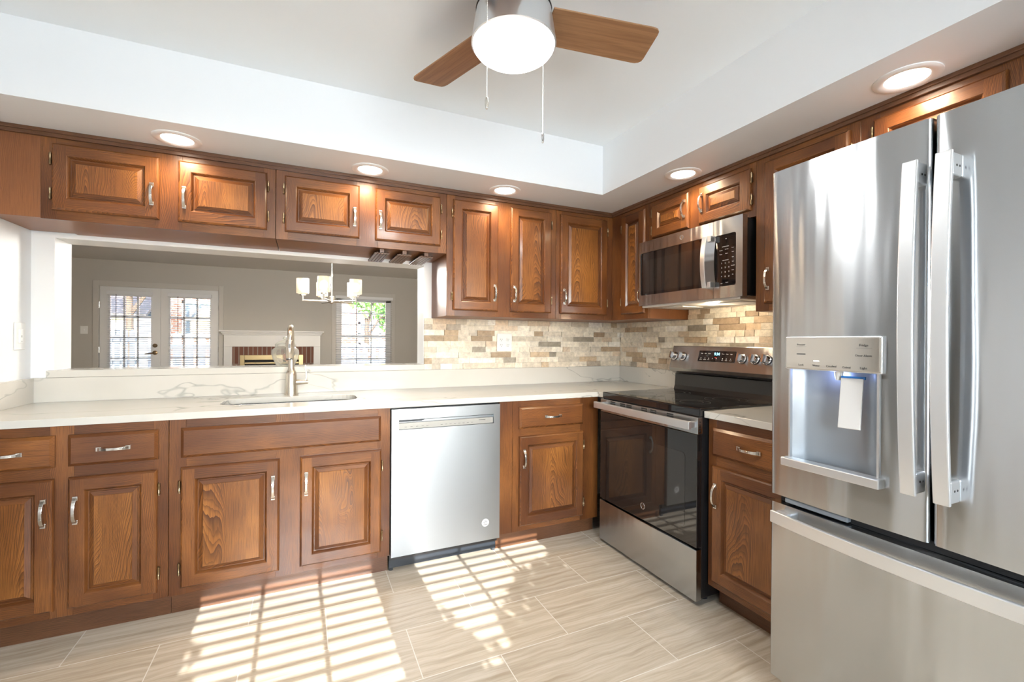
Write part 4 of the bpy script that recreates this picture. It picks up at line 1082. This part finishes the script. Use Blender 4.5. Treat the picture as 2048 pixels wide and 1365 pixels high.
fence('board fence with open gaps seen through the single sash window', -.9, 3.4, 12.4, 1.14, .13, .075, (.05, .25, .45, .65, .85, 1.05), 'weathered wooden fences')
hs = thing('brick_house', 'red brick house with white windows beyond the garden fence', 'house', (0, 19, GZ))
MB().box(-14, -2.6, 0, .4, 0, 5.6).box(-1.0, 9, 0, .4, 0, 5.6).box(-2.6, -1.0, 0, .4, 0, 5.6).build('brick_wall', BRICK_H, hs)
MB().prism([(-.6, 5.5), (.4, 5.5), (5, 8.5), (4.6, 8.6)], 'x', -14.4, 9.4).build('roof', ROOF, hs)
for xx, zz, w_, h_ in ((-5.6, 1.5, 1.1, 1.3), (-3.9, 1.5, 1.0, 1.3), (1.9, 1.25, .9, .95), (3.3, 1.25, .9, .95), (-8.2, 1.5, 1.2, 1.4)):
    f = MB().box(xx, xx+w_, -.05, 0, zz, zz+.10).box(xx, xx+w_, -.05, 0, zz+h_-.10, zz+h_).box(xx, xx+.10, -.05, 0, zz, zz+h_).box(xx+w_-.10, xx+w_, -.05, 0, zz, zz+h_).box(xx, xx+w_, -.05, 0, zz+h_/2-.03, zz+h_/2+.03).build('window', TRIMW, hs)
    MB().box(xx+.1, xx+w_-.1, -.02, -.01, zz+.1, zz+h_-.1).build('window_glass', mat('house_glass', (.10, .13, .16), .05), f)
MB().box(-7.2, -4.6, -2.0, 0, 0, 2.2).build('porch', mat('white_siding', (.70, .71, .72), .6), hs)
MB().prism([(-2.3, 2.2), (.0, 3.3), (.0, 3.2), (-2.3, 2.1)], 'x', -7.5, -4.3).build('porch_roof', ROOF, hs)
def tree(label, loc, blobs, trunk_r, trunk_h, n, size, group, m):
    t = thing('tree', label, 'tree', loc, 0, group); o = MB(); q = random.Random(int(loc[0]*100+loc[1]*7))
    for c, r, k in blobs:
        for _ in range(int(n*k)):
            while True:
                p = Vector((q.uniform(-1, 1), q.uniform(-1, 1), q.uniform(-1, 1)))
                if p.length <= 1: break
            p = Vector((c[0]+p.x*r[0], c[1]+p.y*r[1], c[2]+p.z*r[2]))
            e = Euler((q.uniform(0, 6.3), q.uniform(0, 6.3), q.uniform(0, 6.3))).to_matrix(); s = size*q.uniform(.6, 1.2)
            o.add([p+e @ Vector(v) for v in ((-s, 0, 0), (0, -s*.45, 0), (s, 0, 0), (0, s*.45, 0))], [(0, 1, 2, 3)])
    o.build('foliage', m, t)
    b = MB().tube([(0, 0, 0), (.02, 0, trunk_h*.5), (0, .03, trunk_h)], [trunk_r, trunk_r*.8, trunk_r*.5], 10)
    for c, r, k in blobs: b.tube([(0, .02, trunk_h*.7), (c[0]*.5, c[1]*.5, (c[2]+trunk_h)*.5), c], [trunk_r*.5, trunk_r*.35, trunk_r*.12], 6)
    b.build('trunk', BARK, t)
    return t
tree('green leafy tree outside the single sash window', (1.75, 15.0, GZ), [((.3, 0, 2.9), (.95, .8, .75), 1), ((.9, .2, 2.2), (.6, .5, .5), .5)], .10, 2.2, 700, .10, 'trees in the garden', LEAF)
tree('green tree behind the fence outside the french doors', (-4.4, 15.6, GZ), [((0, 0, 3.5), (1.4, .8, .8), 1), ((1.5, 0, 3.7), (1.0, .7, .6), .6)], .12, 3.0, 900, .12, 'trees in the garden', LEAF)
tree('leafy garden tree outside the windows behind the camera', (1.2, -5.0, GZ), [((.40, 0, 3.27-GZ), (.76, .5, .35), 3), ((-.50, 0, 2.70-GZ), (.23, .3, .86), .6), ((-1.53, 0, 3.25-GZ), (.14, .25, .48), .25)], .07, 2.6, 1500, .055, 'trees in the garden', LEAF2)
